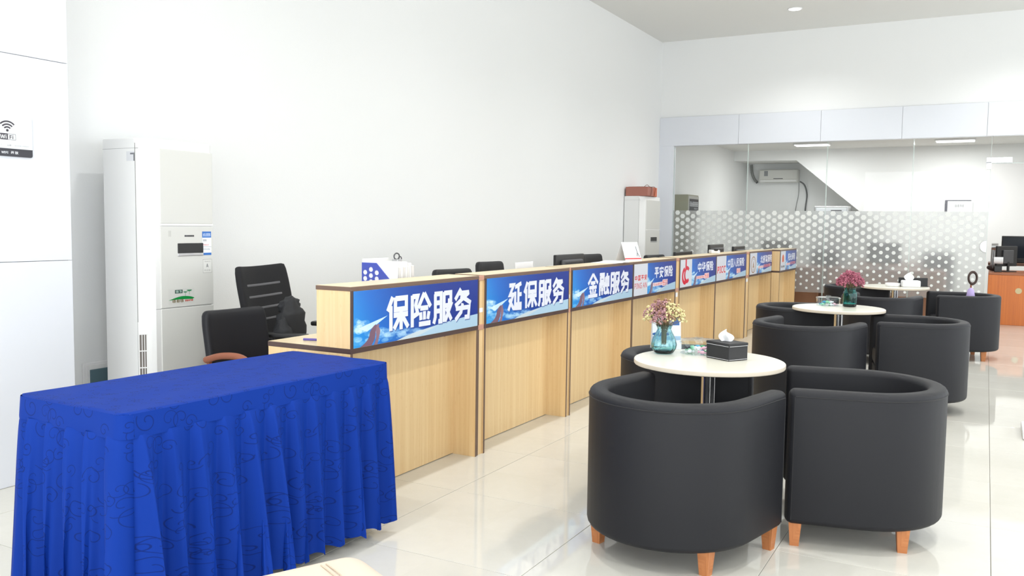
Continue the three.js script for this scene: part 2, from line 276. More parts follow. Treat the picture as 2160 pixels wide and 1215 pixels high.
{ // wall above the glass with a band of white panels
  struct('wall_back', bx(XW, XR + 0.2, 3.11, HC, ZB - 0.12, ZB), M.wall);
  struct('trim_1', bx(XW, XR, 2.66, 3.11, ZB - 0.1, ZB + 0.01), M.gap);
  const hd = structGroup('trim_2');
  for (const [a, b] of [[XW, -0.9], [-0.9, 0.32], [0.32, 1.43], [1.43, 2.5], [2.5, 3.7], [3.7, 4.9], [4.9, 6.1], [6.1, XR]]) obj('panel', rb(a + 0.0015, b - 0.0015, 2.655, 3.11, ZB - 0.11, ZB + 0.03, 0.002, 1), M.clad, hd);
  struct('trim_3', bx(XW, -1.941, 0, 2.655, ZB - 0.1, ZB + 0.03), M.clad);            // jamb beside the glass
  struct('trim_4', bx(4.2, XR, 0, 2.655, ZB - 0.1, ZB + 0.03), M.clad);               // wall right of the doorway, out of view
}
{ // glazed wall to the right and street front behind the camera: piers, sills, lintels and mullions round open daylight
  const w = structGroup('wall_right');
  obj('sill', bx(XR, XR + 0.25, -0.2, 0.4, ZB - 0.12, ZF + 0.2), M.wall, w);
  obj('lintel', bx(XR, XR + 0.25, 3.3, HC + 0.2, ZB - 0.12, ZF + 0.2), M.wall, w);
  obj('pier', bx(XR, XR + 0.25, 0.4, 3.3, ZB - 0.12, -9.5), M.wall, w); obj('pier', bx(XR, XR + 0.25, 0.4, 3.3, 7.1, ZF + 0.2), M.wall, w);
  for (let i = 1; i < 8; i++) obj('mullion', bx(XR + 0.05, XR + 0.15, 0.4, 3.3, -9.5 + i * 2.075 - 0.04, -9.5 + i * 2.075 + 0.04), M.darkGrey, w);
  const f = structGroup('wall_front');
  obj('sill', bx(XW, XR, -0.2, 0.4, ZF, ZF + 0.25), M.wall, f); obj('lintel', bx(XW, XR, 3.3, HC + 0.2, ZF, ZF + 0.25), M.wall, f);
  obj('pier', bx(XW, -1.2, 0.4, 3.3, ZF, ZF + 0.25), M.wall, f); obj('pier', bx(7.2, XR, 0.4, 3.3, ZF, ZF + 0.25), M.wall, f);
  for (let i = 1; i < 4; i++) obj('mullion', bx(-1.2 + i * 2.1 - 0.04, -1.2 + i * 2.1 + 0.04, 0.4, 3.3, ZF + 0.05, ZF + 0.15), M.darkGrey, f);
}
{ // column clad in white panels beside the air conditioner
  const c = structGroup('wall_column');
  const x1 = -1.7153, z0 = 0.2112, z1 = 0.8;
  obj('core', bx(XW, x1 - 0.02, 0, HC, z0 + 0.01, z1), M.gap, c);
  for (const [a, b] of [[0, 1.138], [1.138, 2.169], [2.169, 3.3], [3.3, HC]]) {
    obj('panel', rb(x1 - 0.022, x1, a + 0.0012, b - 0.0012, z0, z1, 0.0015, 1), M.clad, c);
    obj('panel', rb(XW, x1 - 0.024, a + 0.0012, b - 0.0012, z0 - 0.004, z0 + 0.012, 0.0015, 1), M.clad, c);
  }
}
{ // wall box with a tinted flap beside the air conditioner
  const t = thing('distribution_box', 'flush white electrical box with a tinted flap low on the wall by the column', 'fuse box', [XW, 0, 0.04]);
  obj('frame', [rb(0, 0.012, 0.2, 0.49, -0.62, -0.193, 0.004)], M.white, t);
  obj('cover', rb(0.008, 0.016, 0.22, 0.475, -0.6, -0.215, 0.004), M.acBody, t);
  obj('flap', rb(0.01, 0.024, 0.3, 0.447, -0.56, -0.235, 0.004), P({ color: lin(0.1, 0.17, 0.2), roughness: 0.12 }), t, 'tinted blue-grey window flap');
}

// ceiling downlights
function downlight(x, z, label) {
  const t = thing('downlight', label, 'ceiling light', [x, HC, z], 0, 'round ceiling downlights');
  obj('trim_ring', new THREE.TorusGeometry(0.088, 0.008, 8, 32).rotateX(Math.PI / 2).translate(0, -0.004, 0), M.ledTrim, t);
  obj('lamp_lens', cyl(0.082, 0.078, 0.012, 0, -0.012, 0, 32), M.led, t);
  const l = new THREE.SpotLight(lin(1, 0.995, 0.98), DOWN, 0, 1.2, 0.9, 2); l.position.set(0, -0.03, 0); l.target.position.set(0, -3, 0); l.castShadow = true; l.shadow.radius = 4;
  t.add(l); t.add(l.target);
}
const DOWN = 24;
for (const x of [0.143, 2.9, 5.6]) for (const z of [-9.173, -6.4, -3.6, -0.8, 2.0, 4.8]) {
  downlight(x, z, x < 1 && z < -9 ? 'round lit downlight in the ceiling just in front of the glass wall' : 'round lit downlight in the showroom ceiling');
}

// ------------------------------------------------------------------ room behind the glass
const ZR = -15.25, HR = 2.95, XRR = 4.6;
{
  struct('ceiling_back_room', bx(XW - 0.2, XRR + 0.2, HR, HR + 0.12, -17, ZB - 0.12), M.ceiling);
  struct('wall_room_right', bx(XRR, XRR + 0.15, 0, HR, -17, ZB - 0.1), M.wall);
  // rear wall with the opening under the stair: flat head, then the slope of the stair
  struct('wall_room_back', [
    wallPoly([[XW, 2.75], [-0.913, 2.738], [0.322, 1.714], [0.75, 1.36], [0.75, 0], [XRR, 0], [XRR, HR], [XW, HR]], ZR - 0.15, ZR),
  ], M.wall);
  struct('wall_recess_back', bx(XW - 0.2, 1.2, 0, 3.1, -16.55, -16.4), M.wall);
  struct('wall_recess_side', bx(0.75, 0.9, 0, 2.9, -16.4, ZR - 0.15), M.wall);
  struct('ceiling_stair_soffit', [bx(XW, -0.9, 2.76, 2.86, -16.4, ZR - 0.15), wallPoly([[-0.913, 2.75], [0.75, 1.37], [0.75, 1.5], [-0.85, 2.84]], -16.4, ZR - 0.15)], M.ceiling);
  for (const [x, z, lab] of [[-0.4, -14.0, 'lit rectangular ceiling panel nearest the stair recess behind the glass'], [2.0, -14.05, 'lit rectangular ceiling panel above the small wall notice behind the glass'], [3.75, -12.3, 'added unseen ceiling panel above the large flat screen, brightening the doorway wall']]) {  // the third panel is added out of view to brighten the doorway wall
    const t = thing('ceiling_panel_light', lab, 'ceiling light', [x, HR, z]);
    obj('frame', rb(-0.32, 0.32, -0.03, 0, -0.16, 0.16, 0.006), M.ledTrim, t);
    obj('lamp_diffuser', rb(-0.3, 0.3, -0.042, -0.02, -0.145, 0.145, 0.006), M.led, t);
    const l = new THREE.RectAreaLight(lin(1, 1, 0.98), 125, 0.58, 0.27); l.position.set(0, -0.05, 0); l.lookAt(0, -3, 0); l.castShadow = true; t.add(l);
  }
}
{ // glass wall: five panes, the door opening right of them has only its overlight
  const xs = [-1.941, -0.754, 0.421, 1.593, 2.57], z = ZB - 0.03;
  const rows = [];
  for (let r = 0; r < 21; r++) rows.push([1.585 - r * 0.0565, [0.041, 0.041, 0.041, 0.04, 0.036, 0.036, 0.036, 0.035, 0.03, 0.03, 0.029, 0.029, 0.025, 0.024, 0.024, 0.023, 0.022, 0.021, 0.021, 0.02, 0.02][r]]);
  for (let i = 0; i < 4; i++) {
    const w = structGroup('window_' + (i + 1)), a = xs[i] + 0.0025, b = xs[i + 1] - 0.0025;
    obj('pane', new THREE.PlaneGeometry(b - a, 2.645).translate((a + b) / 2, 1.3325, z), M.glass, w);
    obj('pane_edge', [bx(a, a + 0.004, 0.01, 2.655, z - 0.006, z + 0.006), bx(b - 0.004, b, 0.01, 2.655, z - 0.006, z + 0.006)], M.glassEdge, w);
    obj('frosted_film', bx(a, b, 0.39, 1.62, z + 0.003, z + 0.005), M.film, w, 'frosted privacy film');
    const hex = [];
    rows.forEach(([y, r], k) => {
      for (let x = -1.86 + (k % 2 ? 0.0855 : 0); x < 2.56; x += 0.171) {
        if (x < a - 0.03 || x >= b - 0.02) continue;
        hex.push(new THREE.CircleGeometry(r, 6).translate(Math.max(x, a + r * 0.6), y, z + 0.0062));
      }
    });
    const d = obj('film_dots', hex, M.dots, w, 'rows of white printed hexagons shrinking downwards'); d.userData.kind = 'stuff';
    obj('head_channel', bx(a, b, 2.65, 2.664, z - 0.015, z + 0.028), M.steel, w);
    obj('floor_channel', bx(a, b, 0, 0.06, z - 0.015, z + 0.02), M.steel, w);
  }
  const w = structGroup('window_5');
  obj('pane', new THREE.PlaneGeometry(1.6, 0.375).translate(3.38, 2.4725, z), M.glass, w);
  obj('pane_edge', bx(2.58, 4.18, 2.28, 2.286, z - 0.006, z + 0.006), M.glassEdge, w);
  obj('head_channel', bx(2.575, 4.2, 2.65, 2.664, z - 0.015, z + 0.028), M.steel, w);
  const p = thing('patch_fitting', 'polished steel corner fitting clamping the glass beside the doorway', 'door fitting', [0, 0, z + 0.014]);
  obj('plate', prism([[2.51, 2.285], [2.82, 2.285], [2.82, 2.36], [2.51, 2.36]].map(([x, y]) => [x, -y]), -0.012, 0.012, 0.003).rotateX(Math.PI / 2).translate(0, 0, 0), M.chrome, p);
  obj('leg_plate', rb(2.51, 2.575, 2.2, 2.3, -0.012, 0.012, 0.003), M.chrome, p);
  for (const x of [2.735, 2.79]) obj('screw_cap', new THREE.CylinderGeometry(0.022, 0.022, 0.006, 20).rotateX(Math.PI / 2).translate(x, 2.322, 0.014), M.white, p);
  const k = thing('door_lock', 'half-round steel lock keeper on the edge of the frosted glass', 'lock', [2.565, 1.14, z + 0.01]);
  obj('keeper', prism(Array.from({ length: 17 }, (_, i) => [-0.085 * Math.sin(i * Math.PI / 16), 0.085 * Math.cos(i * Math.PI / 16)]), -0.014, 0.014, 0.004).rotateX(Math.PI / 2), M.steel, k);
}

// ------------------------------------------------------------------ the service counter
const deskY = 0.772, topY = 1.062, xb = -0.206;
function counterUnit(z0, z1, xf, label, sign, signLabel, flip) {
  const L = z0 - z1, t = thing('counter_unit', label, 'counter', [xf, 0, z0], 0, 'service counter units');
  const e = 0.0015;
  obj('worktop', rb(-0.52, 0, deskY - 0.025, deskY - 0.001, -L, 0, 0.002), M.bandDark, t, 'dark brown edged worktop');
  obj('worktop_laminate', bx(-0.517, -0.003, deskY - 0.0015, deskY, -L + 0.003, -0.003), M.woodTopLit, t);
  obj('top_board', rb(xb - 0.004, 0.002, topY - 0.021, topY - 0.001, -L - 0.001, 0.003, 0.002), M.band, t, 'brown edged top board');
  obj('top_laminate', bx(xb - 0.001, -0.001, topY - 0.0015, topY, -L + 0.002, 0), M.woodTopLit, t);
  obj('upper_side', bx(xb, -0.016, deskY, topY - 0.021, -0.018, 0), M.wood, t);
  obj('upper_side', bx(xb, -0.016, deskY, topY - 0.021, -L, -L + 0.018), M.wood, t);
  obj('upper_front', bx(-0.016, -0.002, deskY, topY - 0.021, -L, 0), M.wood, t);
  obj('upper_back', bx(xb, xb + 0.012, deskY, topY - 0.021, -L + 0.018, -0.018), M.wood, t);
  obj('edge_band', bx(-0.004, 0.001, deskY - 0.001, topY - 0.021, -0.016, 0.001), M.bandDark, t); obj('edge_band', bx(-0.004, 0.001, deskY - 0.001, topY - 0.021, -L, -L + 0.012), M.bandDark, t);
  obj('front_panel', bx(-0.174, -0.156, 0.004, deskY - 0.025, -L + 0.018, -0.018), M.wood, t);
  for (const [a, b] of [[-0.018, 0], [-L, -L + 0.018]]) {
    const s = obj('side_panel', bx(-0.515, -0.004, 0, deskY - 0.025, a, b), M.wood, t);
    obj('edge_band', bx(-0.005, -0.002, 0, deskY - 0.025, a + 0.001, b - 0.001), M.band, s);
  }
  obj('screw_cap', new THREE.CylinderGeometry(0.008, 0.008, 0.004, 16).rotateZ(Math.PI / 2).translate(-0.155, 0.715, -L + 0.12), M.bandPink, t);
  obj('sign', new THREE.PlaneGeometry(L - 0.03, topY - 0.021 - deskY - 0.002).rotateY(Math.PI / 2).translate(0.0025, (topY - 0.021 + deskY) / 2, -L / 2), sign, t, signLabel);
  return t;
}
counterUnit(0, -1.1507, 0, 'maple counter unit at the end by the blue covered table', bigSign('保险服务'), 'blue sign with four large white characters');
counterUnit(-1.2223, -2.3904, 0, 'maple counter unit with the second blue sign from the blue covered table', bigSign('延保服务'), 'blue sign with four large white characters');
counterUnit(-2.4308, -3.646, 0, 'maple counter unit with the third large-lettered blue sign, next to the red lettered white panel', bigSign('金融服务'), 'blue sign with four large white characters');
counterUnit(-3.651, -4.7837, 0, 'maple counter unit whose sign has thin red lettering on white', firmSign('平安保险', '95511', logos.peace), 'sign with red lettering on white and blue sky print');
counterUnit(-4.8961, -6.167, 0, 'maple counter unit whose sign has a red ring emblem on white', firmSign('中华保险', '95585', logos.ring), 'sign with a red ring emblem and blue sky print');
counterUnit(-6.172, -7.5156, 0, 'maple counter unit whose sign has four bold red letters on white', firmSign('中国人民保险', '95518', logos.picc), 'sign with bold red letters and blue sky print');
counterUnit(-7.6828, -8.9555, 0, 'maple counter unit whose sign has a round brown seal on white', firmSign('北部湾保险', '4000000000', logos.seal), 'sign with a brown seal and blue sky print');
counterUnit(-9.01, -10.15, 0.1, 'maple counter unit standing forward at the glass wall, orange oval on its sign', firmSign('阳光保险', '4000000000', logos.sun), 'sign with an orange oval and blue sky print');
for (const [a, b, lab] of [[-1.1517, -1.2213, 'between the first and second counter units from the blue covered table'], [-2.3914, -2.4298, 'between the second and third counter units from the blue covered table'], [-4.7847, -4.8951, 'between the red lettered sign and the red ring emblem sign'], [-7.5166, -7.6818, 'between the bold red letter sign and the brown seal sign']]) {
  const t = thing('filler_post', 'narrow maple filler post ' + lab, 'filler post', [0, 0, a]); const w = a - b;
  obj('board', bx(-0.2, -0.012, 0, topY - 0.012, -w + 0.002, -0.002), M.wood, t);
  obj('edge_strip', bx(-0.014, -0.008, 0, topY - 0.014, -w * 0.3, -0.002), M.band, t);
  obj('corner_cap', [rb(-0.03, -0.002, topY - 0.03, topY - 0.002, -w + 0.003, -0.003, 0.003), rb(-0.03, -0.002, deskY - 0.028, deskY + 0.002, -w + 0.003, -0.003, 0.003)], M.bandPink, t, 'pinkish plastic caps');
  if (w < 0.08 || w > 0.1) obj('tape', bx(-0.012, -0.0105, w < 0.08 ? 0.845 : 0.69, w < 0.08 ? 0.87 : 0.73, -w * 0.95, -w * 0.2), M.paper, t);
}

// ------------------------------------------------------------------ blue covered table
{
  const cx = -0.02, cz = 0.74, hx = 0.29, hz = 0.645, turn = -0.045, H = 0.755;
  const t = thing('folding_table', 'long folding table hidden under the blue cloth', 'table', [cx, 0, cz], turn);
  obj('tabletop', rb(-hx + 0.02, hx - 0.02, H - 0.03, H - 0.006, -hz + 0.02, hz - 0.02, 0.01), M.white, t);
  for (const sx of [-1, 1]) for (const sz of [-1, 1]) obj('leg', cyl(0.014, 0.014, H - 0.03, sx * (hx - 0.08), 0, sz * (hz - 0.1), 12), M.darkGrey, t);
  // damask: curls woven a little darker than the ground
  const curls = (n, size, col, bg, lw) => { const [cv, c] = canvas(1024, 1024); c.fillStyle = bg; c.fillRect(0, 0, 1024, 1024); c.strokeStyle = col; c.lineCap = 'round';
    for (let i = 0; i < n; i++) { const x = rnd() * 1024, y = rnd() * 1024, r = size * rr(0.55, 1.2), a0 = rnd() * 7, dir = rnd() < 0.5 ? -1 : 1; c.lineWidth = lw * rr(0.7, 1.1);
      for (const ox of [-1024, 0, 1024]) for (const oy of [-1024, 0, 1024]) { c.beginPath(); for (let k = 0; k <= 40; k++) { const q = k / 40, a = a0 + dir * q * 7.2, rad = r * (1 - 0.85 * q), px = x + ox + Math.cos(a) * rad, py = y + oy + Math.sin(a) * rad; k ? c.lineTo(px, py) : c.moveTo(px, py); } c.stroke(); } }
    return ctex(cv, true, [1.6, 1.6]); };
  const GROUND = '#05308a';
  const cm = P({ map: curls(70, 62, '#03226a', GROUND, 5), roughness: 0.7, specularIntensity: 0.3, side: THREE.DoubleSide });
  const cmTop = P({ map: curls(240, 26, '#03226a', GROUND, 4), roughness: 0.7, specularIntensity: 0.3, side: THREE.DoubleSide });
  const c = thing('tablecloth', 'royal blue damask cloth with a pleated skirt over the long table by the counter end', 'tablecloth', [cx, 0, cz], turn);
  const per = (r) => { // rounded rectangle outline, arc-length parameter
    const pts = [], R = 0.035; const cor = [[hx - R, hz - R, 0], [-(hx - R), hz - R, 1], [-(hx - R), -(hz - R), 2], [hx - R, -(hz - R), 3]];
    for (const [x, z, q] of cor) for (let k = 0; k <= 6; k++) { const a = q * Math.PI / 2 + k / 6 * Math.PI / 2; pts.push([x + (R + r) * Math.cos(a), z + (R + r) * Math.sin(a), Math.cos(a), Math.sin(a)]); }
    pts.push(pts[0]); return pts; };
  const base = per(0), len = [0]; for (let i = 1; i < base.length; i++) len.push(len[i - 1] + Math.hypot(base[i][0] - base[i - 1][0], base[i][1] - base[i - 1][1]));
  const TOT = len[len.length - 1];
  const at = (s) => { s = ((s % TOT) + TOT) % TOT; let i = 1; while (len[i] < s) i++; const q = (s - len[i - 1]) / (len[i] - len[i - 1] || 1), a = base[i - 1], b = base[i]; const nx = a[2] + (b[2] - a[2]) * q, nz = a[3] + (b[3] - a[3]) * q, m = Math.hypot(nx, nz) || 1; return [a[0] + (b[0] - a[0]) * q, a[1] + (b[1] - a[1]) * q, nx / m, nz / m]; };
  const grid = (nu, nv, f) => { const pos = [], uv = [], idx = []; for (let j = 0; j <= nv; j++) for (let i = 0; i <= nu; i++) { const q = f(i / nu, j / nv); pos.push(q[0], q[1], q[2]); uv.push(q[3], q[4]); }
    for (let j = 0; j < nv; j++) for (let i = 0; i < nu; i++) { const a = j * (nu + 1) + i, b = a + 1, d = a + nu + 1, e = d + 1; idx.push(a, b, d, b, e, d); }
    const g = new THREE.BufferGeometry(); g.setAttribute('position', new THREE.Float32BufferAttribute(pos, 3)); g.setAttribute('uv', new THREE.Float32BufferAttribute(uv, 2)); g.setIndex(idx); g.computeVertexNormals(); return g; };
  const top = grid(60, 110, (u, v) => { const x = (u * 2 - 1) * (hx + 0.002), z = (v * 2 - 1) * (hz + 0.002); const w = 0.0012 * Math.sin(9 * x + 4 * z) * Math.sin(5 * z + 1) + 0.0009 * Math.sin(31 * x - 13 * z); return [x, H + w, z, x, z]; });
  obj('cloth_top', (() => { const p = top.attributes.position, R = 0.037; for (let i = 0; i < p.count; i++) { const x = p.getX(i), z = p.getZ(i), dx = Math.abs(x) - (hx - R), dz = Math.abs(z) - (hz - R); if (dx > 0 && dz > 0) { const d = Math.hypot(dx, dz); if (d > R) { p.setX(i, Math.sign(x) * (hx - R + dx / d * R)); p.setZ(i, Math.sign(z) * (hz - R + dz / d * R)); } } const ed = Math.max(dx, dz) ; if (ed > R - 0.006) p.setY(i, H - 0.004); } top.computeVertexNormals(); return top; })(), cmTop, c);
  obj('valance', grid(360, 8, (u, v) => { const s = u * TOT, [x, z, nx, nz] = at(s); const o = 0.0045 + 0.0025 * Math.sin(s * 23) * v + 0.004 * v + (v > 0.9 ? -0.001 : 0); return [x + nx * o, H - 0.003 - v * 0.078, z + nz * o, s, v * 0.08]; }), cm, c);
  const hash = (k) => { const h = Math.sin((k + 1) * 12.9898) * 43758.5453; return h - Math.floor(h); }; const NP = 34, ph = TOT / NP;
  obj('pleated_skirt', grid(NP * 26, 34, (u, v) => {
    const s = u * TOT, [x, z, nx, nz] = at(s); const k = Math.floor(s / ph + 1e-9), f = Math.max(0, s / ph - k), q0 = hash(k % NP), q1 = hash((k + 1) % NP), q = q0 + (q1 - q0) * f * f * (3 - 2 * f);
    const saw = f < 0.78 ? f / 0.78 : (1 - f) / 0.22;                              // knife pleat: slow rise, quick fold back
    const wave = Math.pow(Math.abs(Math.sin(Math.PI * f)), 0.75), side = nz < -0.7 || nx < -0.7 ? 0.45 : 0.85;
    const amp = 0.012 + (0.06 + 0.055 * q) * Math.pow(v, 0.6);
    const o = (0.001 + 0.03 * v * (0.7 + 0.5 * q)) * side + side * amp * ((1 - 0.8 * v) * saw + 0.8 * v * wave) + 0.006 * v * Math.sin(2 * Math.PI * 3 * f + q * 9) - 0.04 * v;
    const lat = 0.034 * v * Math.sin(2 * Math.PI * f) * (0.45 + q);
    const hem = 0.04 + 0.014 * Math.abs(Math.sin(s * Math.PI / 0.045)) * 0.9 + 0.012 * q;
    const y0 = H - 0.072; return [x + nx * o - nz * lat, y0 + (hem - y0) * v, z + nz * o + nx * lat, s * 1.15, v * 0.7];
  }), cm, c);
}

// ------------------------------------------------------------------ lounge: tub armchairs and round tables
function uOutline(w, front, cb, inset, rc) {                         // U opening towards -z: half width w, front edge, centre of the round back
  const W = w - inset, pts = [], q = rc;
  const fr = front;
  pts.push([W, fr + q], [W, cb]);
  for (let k = 1; k < 24; k++) { const a = k / 24 * Math.PI; pts.push([W * Math.cos(a), cb + W * Math.sin(a)]); }
  pts.push([-W, cb], [-W, fr + q]);
  return pts;
}
const FR = -0.26, CB = 0.05, HW = 0.36, TH = 0.082;
function armchair() {
  const t = thing('tub_armchair', '', 'armchair');
  // shell: U-shaped wall with rounded arm ends
  const out = uOutline(HW, FR, CB, 0, 0.03), inn = uOutline(HW - TH, FR, CB, 0, 0.03).reverse();
  const end = (x0, x1) => { const p = []; for (let k = 0; k <= 6; k++) { const a = k / 6 * Math.PI; p.push([(x0 + x1) / 2 + (x0 - x1) / 2 * Math.cos(a), FR + 0.03 - 0.03 * Math.sin(a)]); } return p; };
  const shape = [...out, ...end(-HW, -HW + TH), ...inn, ...end(HW - TH, HW)];
  obj('shell', smooth(uvm(prism(shape, 0.1, 0.68, 0.026, 4)), 0.9), M.leather, t);
  const c = CB, w2 = HW - TH - 0.002, seat = [[w2, FR + 0.02], [w2, c]]; for (let k = 1; k < 20; k++) { const a = k / 20 * Math.PI; seat.push([w2 * Math.cos(a), c + w2 * Math.sin(a)]); } seat.push([-w2, c], [-w2, FR + 0.02]);
  obj('seat_base', smooth(uvm(prism(seat, 0.11, 0.3, 0.012, 2)), 0.9), M.leather, t);
  obj('seat_cushion', smooth(uvm(prism(seat.map(([x, z]) => [x * 0.995, z]), 0.3, 0.43, 0.035, 4)), 0.9), M.leather, t);
  const seam = (y, o) => tube(uOutline(HW + o, FR, CB, 0, 0.03).map(([x, z]) => [x, y, z]), 0.0022, 90, 5);
  obj('piping', [seam(0.652, 0.0005), tube([[HW - 0.001, 0.12, FR + 0.026], [HW - 0.001, 0.4, FR + 0.026], [HW - 0.001, 0.65, FR + 0.026]], 0.002, 6, 5), tube([[-HW + 0.001, 0.12, FR + 0.026], [-HW + 0.001, 0.4, FR + 0.026], [-HW + 0.001, 0.65, FR + 0.026]], 0.002, 6, 5)], M.leather2, t);
  for (const [x, z] of [[0.315, -0.215], [-0.315, -0.215], [0.258, 0.22], [-0.258, 0.22]]) {
    const g = new THREE.CylinderGeometry(0.038, 0.026, 0.115, 4).rotateY(Math.PI / 4).translate(0, 0.0575, 0); g.computeVertexNormals();
    const m = obj('leg', uvm(g.toNonIndexed(), 1), M.leg, t); m.position.set(x, 0, z); m.geometry.computeVertexNormals();
  }
  return t;
}
const chair0 = armchair(); let firstChair = true;
function place(x, z, fx, fz, label) {                                // (fx, fz): where the chair faces
  let o = chair0;
  if (!firstChair) { o = chair0.clone(); o.name = numbered('tub_armchair'); scene.add(o); } firstChair = false;
  o.position.set(x, 0, z); o.rotation.y = Math.atan2(-fx, -fz); o.userData = { label, category: 'armchair', group: 'black tub armchairs' };
}
const B = 'black leather tub armchair ';
place(1.455, -0.40, 0.223, -0.975, B + 'on the blue-cloth side of the table with the black tissue box');
place(2.04, -1.0, -0.978, 0.208, B + 'on the open-aisle side of the table with the black tissue box');
place(1.22, -1.42, 0.94, -0.34, B + 'between the counter and the table with the black tissue box');
place(1.43, -3.46, 0.223, -0.975, B + 'on the blue-cloth side of the table with the pink bouquet');
place(2.08, -4.09, -0.985, 0.17, B + 'on the open-aisle side of the table with the pink bouquet');
place(1.18, -4.78, 0.94, -0.34, B + 'between the counter and the table with the pink bouquet');
place(1.62, -6.56, 0.2, -0.98, B + 'on the blue-cloth side of the table with the white tissue pack');
place(2.32, -7.3, -0.98, 0.2, B + 'on the open-aisle side of the table with the white tissue pack');
place(1.25, -8.03, 0.94, -0.34, B + 'between the counter and the table with the white tissue pack');
const tableH = 0.715;
[[1.4, -1.0, 'holding a black tissue box and a ribbed blue vase'], [1.52, -4.37, 'holding a teal jar with a pink bouquet'], [1.67, -7.6, 'holding a white tissue pack and an ashtray']].forEach(([x, z, lab]) => {
  const t = thing('round_table', 'round cream pedestal table ' + lab, 'table', [x, 0, z], 0, 'round lounge tables');
  obj('tabletop', lathe([[0, 0], [0.352, 0], [0.359, -0.003], [0.36, -0.004]], 72).translate(0, tableH, 0), M.tableTop, t);
  obj('edge_band', lathe([[0.36, -0.004], [0.361, -0.006], [0.361, -0.022], [0.358, -0.026], [0, -0.026]], 72).translate(0, tableH, 0), M.tableEdge, t);
  obj('pole', cyl(0.036, 0.036, tableH - 0.026 - 0.03, 0, 0.03, 0, 32), M.chrome, t);
  obj('top_plate', cyl(0.1, 0.1, 0.006, 0, tableH - 0.033, 0, 24), M.steel, t);
  obj('base', lathe([[0, 0.045], [0.038, 0.045], [0.047, 0.03], [0.1, 0.02], [0.16, 0.012], [0.167, 0.006], [0.167, 0]], 48), M.chrome, t);
});

// things on the tables
function bouquet(label, x, y, z, cols, R, H, spread, n) {
  const t = thing('dried_bouquet', label, 'flowers', [x, y, z]);
  const heads = cols.map(() => []), stems = [];
  for (let i = 0; i < n; i++) {
    const a = rnd() * 6.283, rad = R * Math.sqrt(rnd()), hh = H * (0.2 + 0.8 * Math.sqrt(Math.max(0, 1 - (rad / R) ** 2)) * rr(0.5, 1)), px = rad * Math.cos(a), pz = rad * Math.sin(a);
    const side = px * 0.83 - pz * 0.2;
    let ci = cols.length === 1 ? 0 : side > R * 0.1 ? (rnd() < 0.72 ? 1 : 2) : side > -R * 0.55 ? (rnd() < 0.7 ? 0 : 2) : (rnd() < 0.6 ? 1 : 0);
    if (cols.length === 2) ci = rnd() < 0.7 ? 0 : 1;
    for (let k = 0; k < 3; k++) { const s = rr(0.0035, 0.0075) * spread; heads[ci].push(new THREE.IcosahedronGeometry(s, 0).scale(1, rr(0.6, 1.2), 1).rotateZ(rnd() * 3).translate(px + rr(-1, 1) * 0.012, hh + rr(-1, 1) * 0.012, pz + rr(-1, 1) * 0.012)); }
    if (i % 6 === 0) stems.push(tube([[px * 0.12, -0.09, pz * 0.12], [px * 0.22, 0.0, pz * 0.22], [px * 0.7, hh * 0.55, pz * 0.7], [px, hh, pz]], 0.0011, 6, 4));
  }
  obj('stems', stems, flat('#7a6a4c', 0.9), t);
  heads.forEach((h, i) => { if (h.length) { const o = obj('blossoms', h, flat(cols[i], 0.9), t); o.userData.kind = 'stuff'; } });
}
{
  const fl = (g, n, k) => { const p = g.attributes.position; for (let i = 0; i < p.count; i++) { const x = p.getX(i), z = p.getZ(i), a = Math.atan2(z, x), y = p.getY(i), f = 1 + k * Math.cos(n * a) * Math.min(1, Math.max(0, (y - 0.008) / 0.03)); p.setX(i, x * f); p.setZ(i, z * f); } g.computeVertexNormals(); return g; };
  const v1 = thing('glass_vase', 'ribbed light blue glass vase with a flared neck beside the clear candy box', 'vase', [1.145, tableH, -1.077]);
  const o1 = [[0.0, 0.0], [0.032, 0.0], [0.044, 0.006], [0.054, 0.024], [0.056, 0.042], [0.049, 0.07], [0.037, 0.095], [0.029, 0.112], [0.031, 0.12], [0.037, 0.134]];
  const i1 = [[0.034, 0.134], [0.028, 0.12], [0.026, 0.112], [0.034, 0.094], [0.046, 0.069], [0.053, 0.042], [0.05, 0.026], [0.04, 0.01], [0.0, 0.006]];
  obj('body', fl(lathe([...o1, ...i1], 72), 14, 0.035).scale(1.13, 1.1, 1.13), M.tealGlass, v1);
  const v2 = thing('glass_jar', 'dark teal square-shouldered glass jar holding pink dried flowers', 'vase', [1.59, tableH, -4.491]);
  const o2 = [[0, 0], [0.046, 0], [0.053, 0.008], [0.054, 0.03], [0.054, 0.11], [0.05, 0.125], [0.043, 0.133], [0.043, 0.142], [0.046, 0.145], [0.046, 0.158]];
  const i2 = [[0.042, 0.158], [0.039, 0.142], [0.039, 0.133], [0.046, 0.122], [0.0505, 0.11], [0.0505, 0.03], [0.046, 0.01], [0, 0.006]];
  obj('body', fl(lathe([...o2, ...i2], 64), 8, 0.03), M.greenGlass, v2);
}
bouquet('mixed mauve and yellow dried flowers in the ribbed light blue vase', 1.145, tableH + 0.135, -1.077, ['#ad8488', '#d6cb98', '#8f6b58'], 0.098, 0.135, 1.0, 420);
bouquet('pink dried flowers in the dark teal glass jar', 1.59, tableH + 0.14, -4.491, ['#b0687a', '#8c4a5c'], 0.105, 0.155, 1.15, 420);
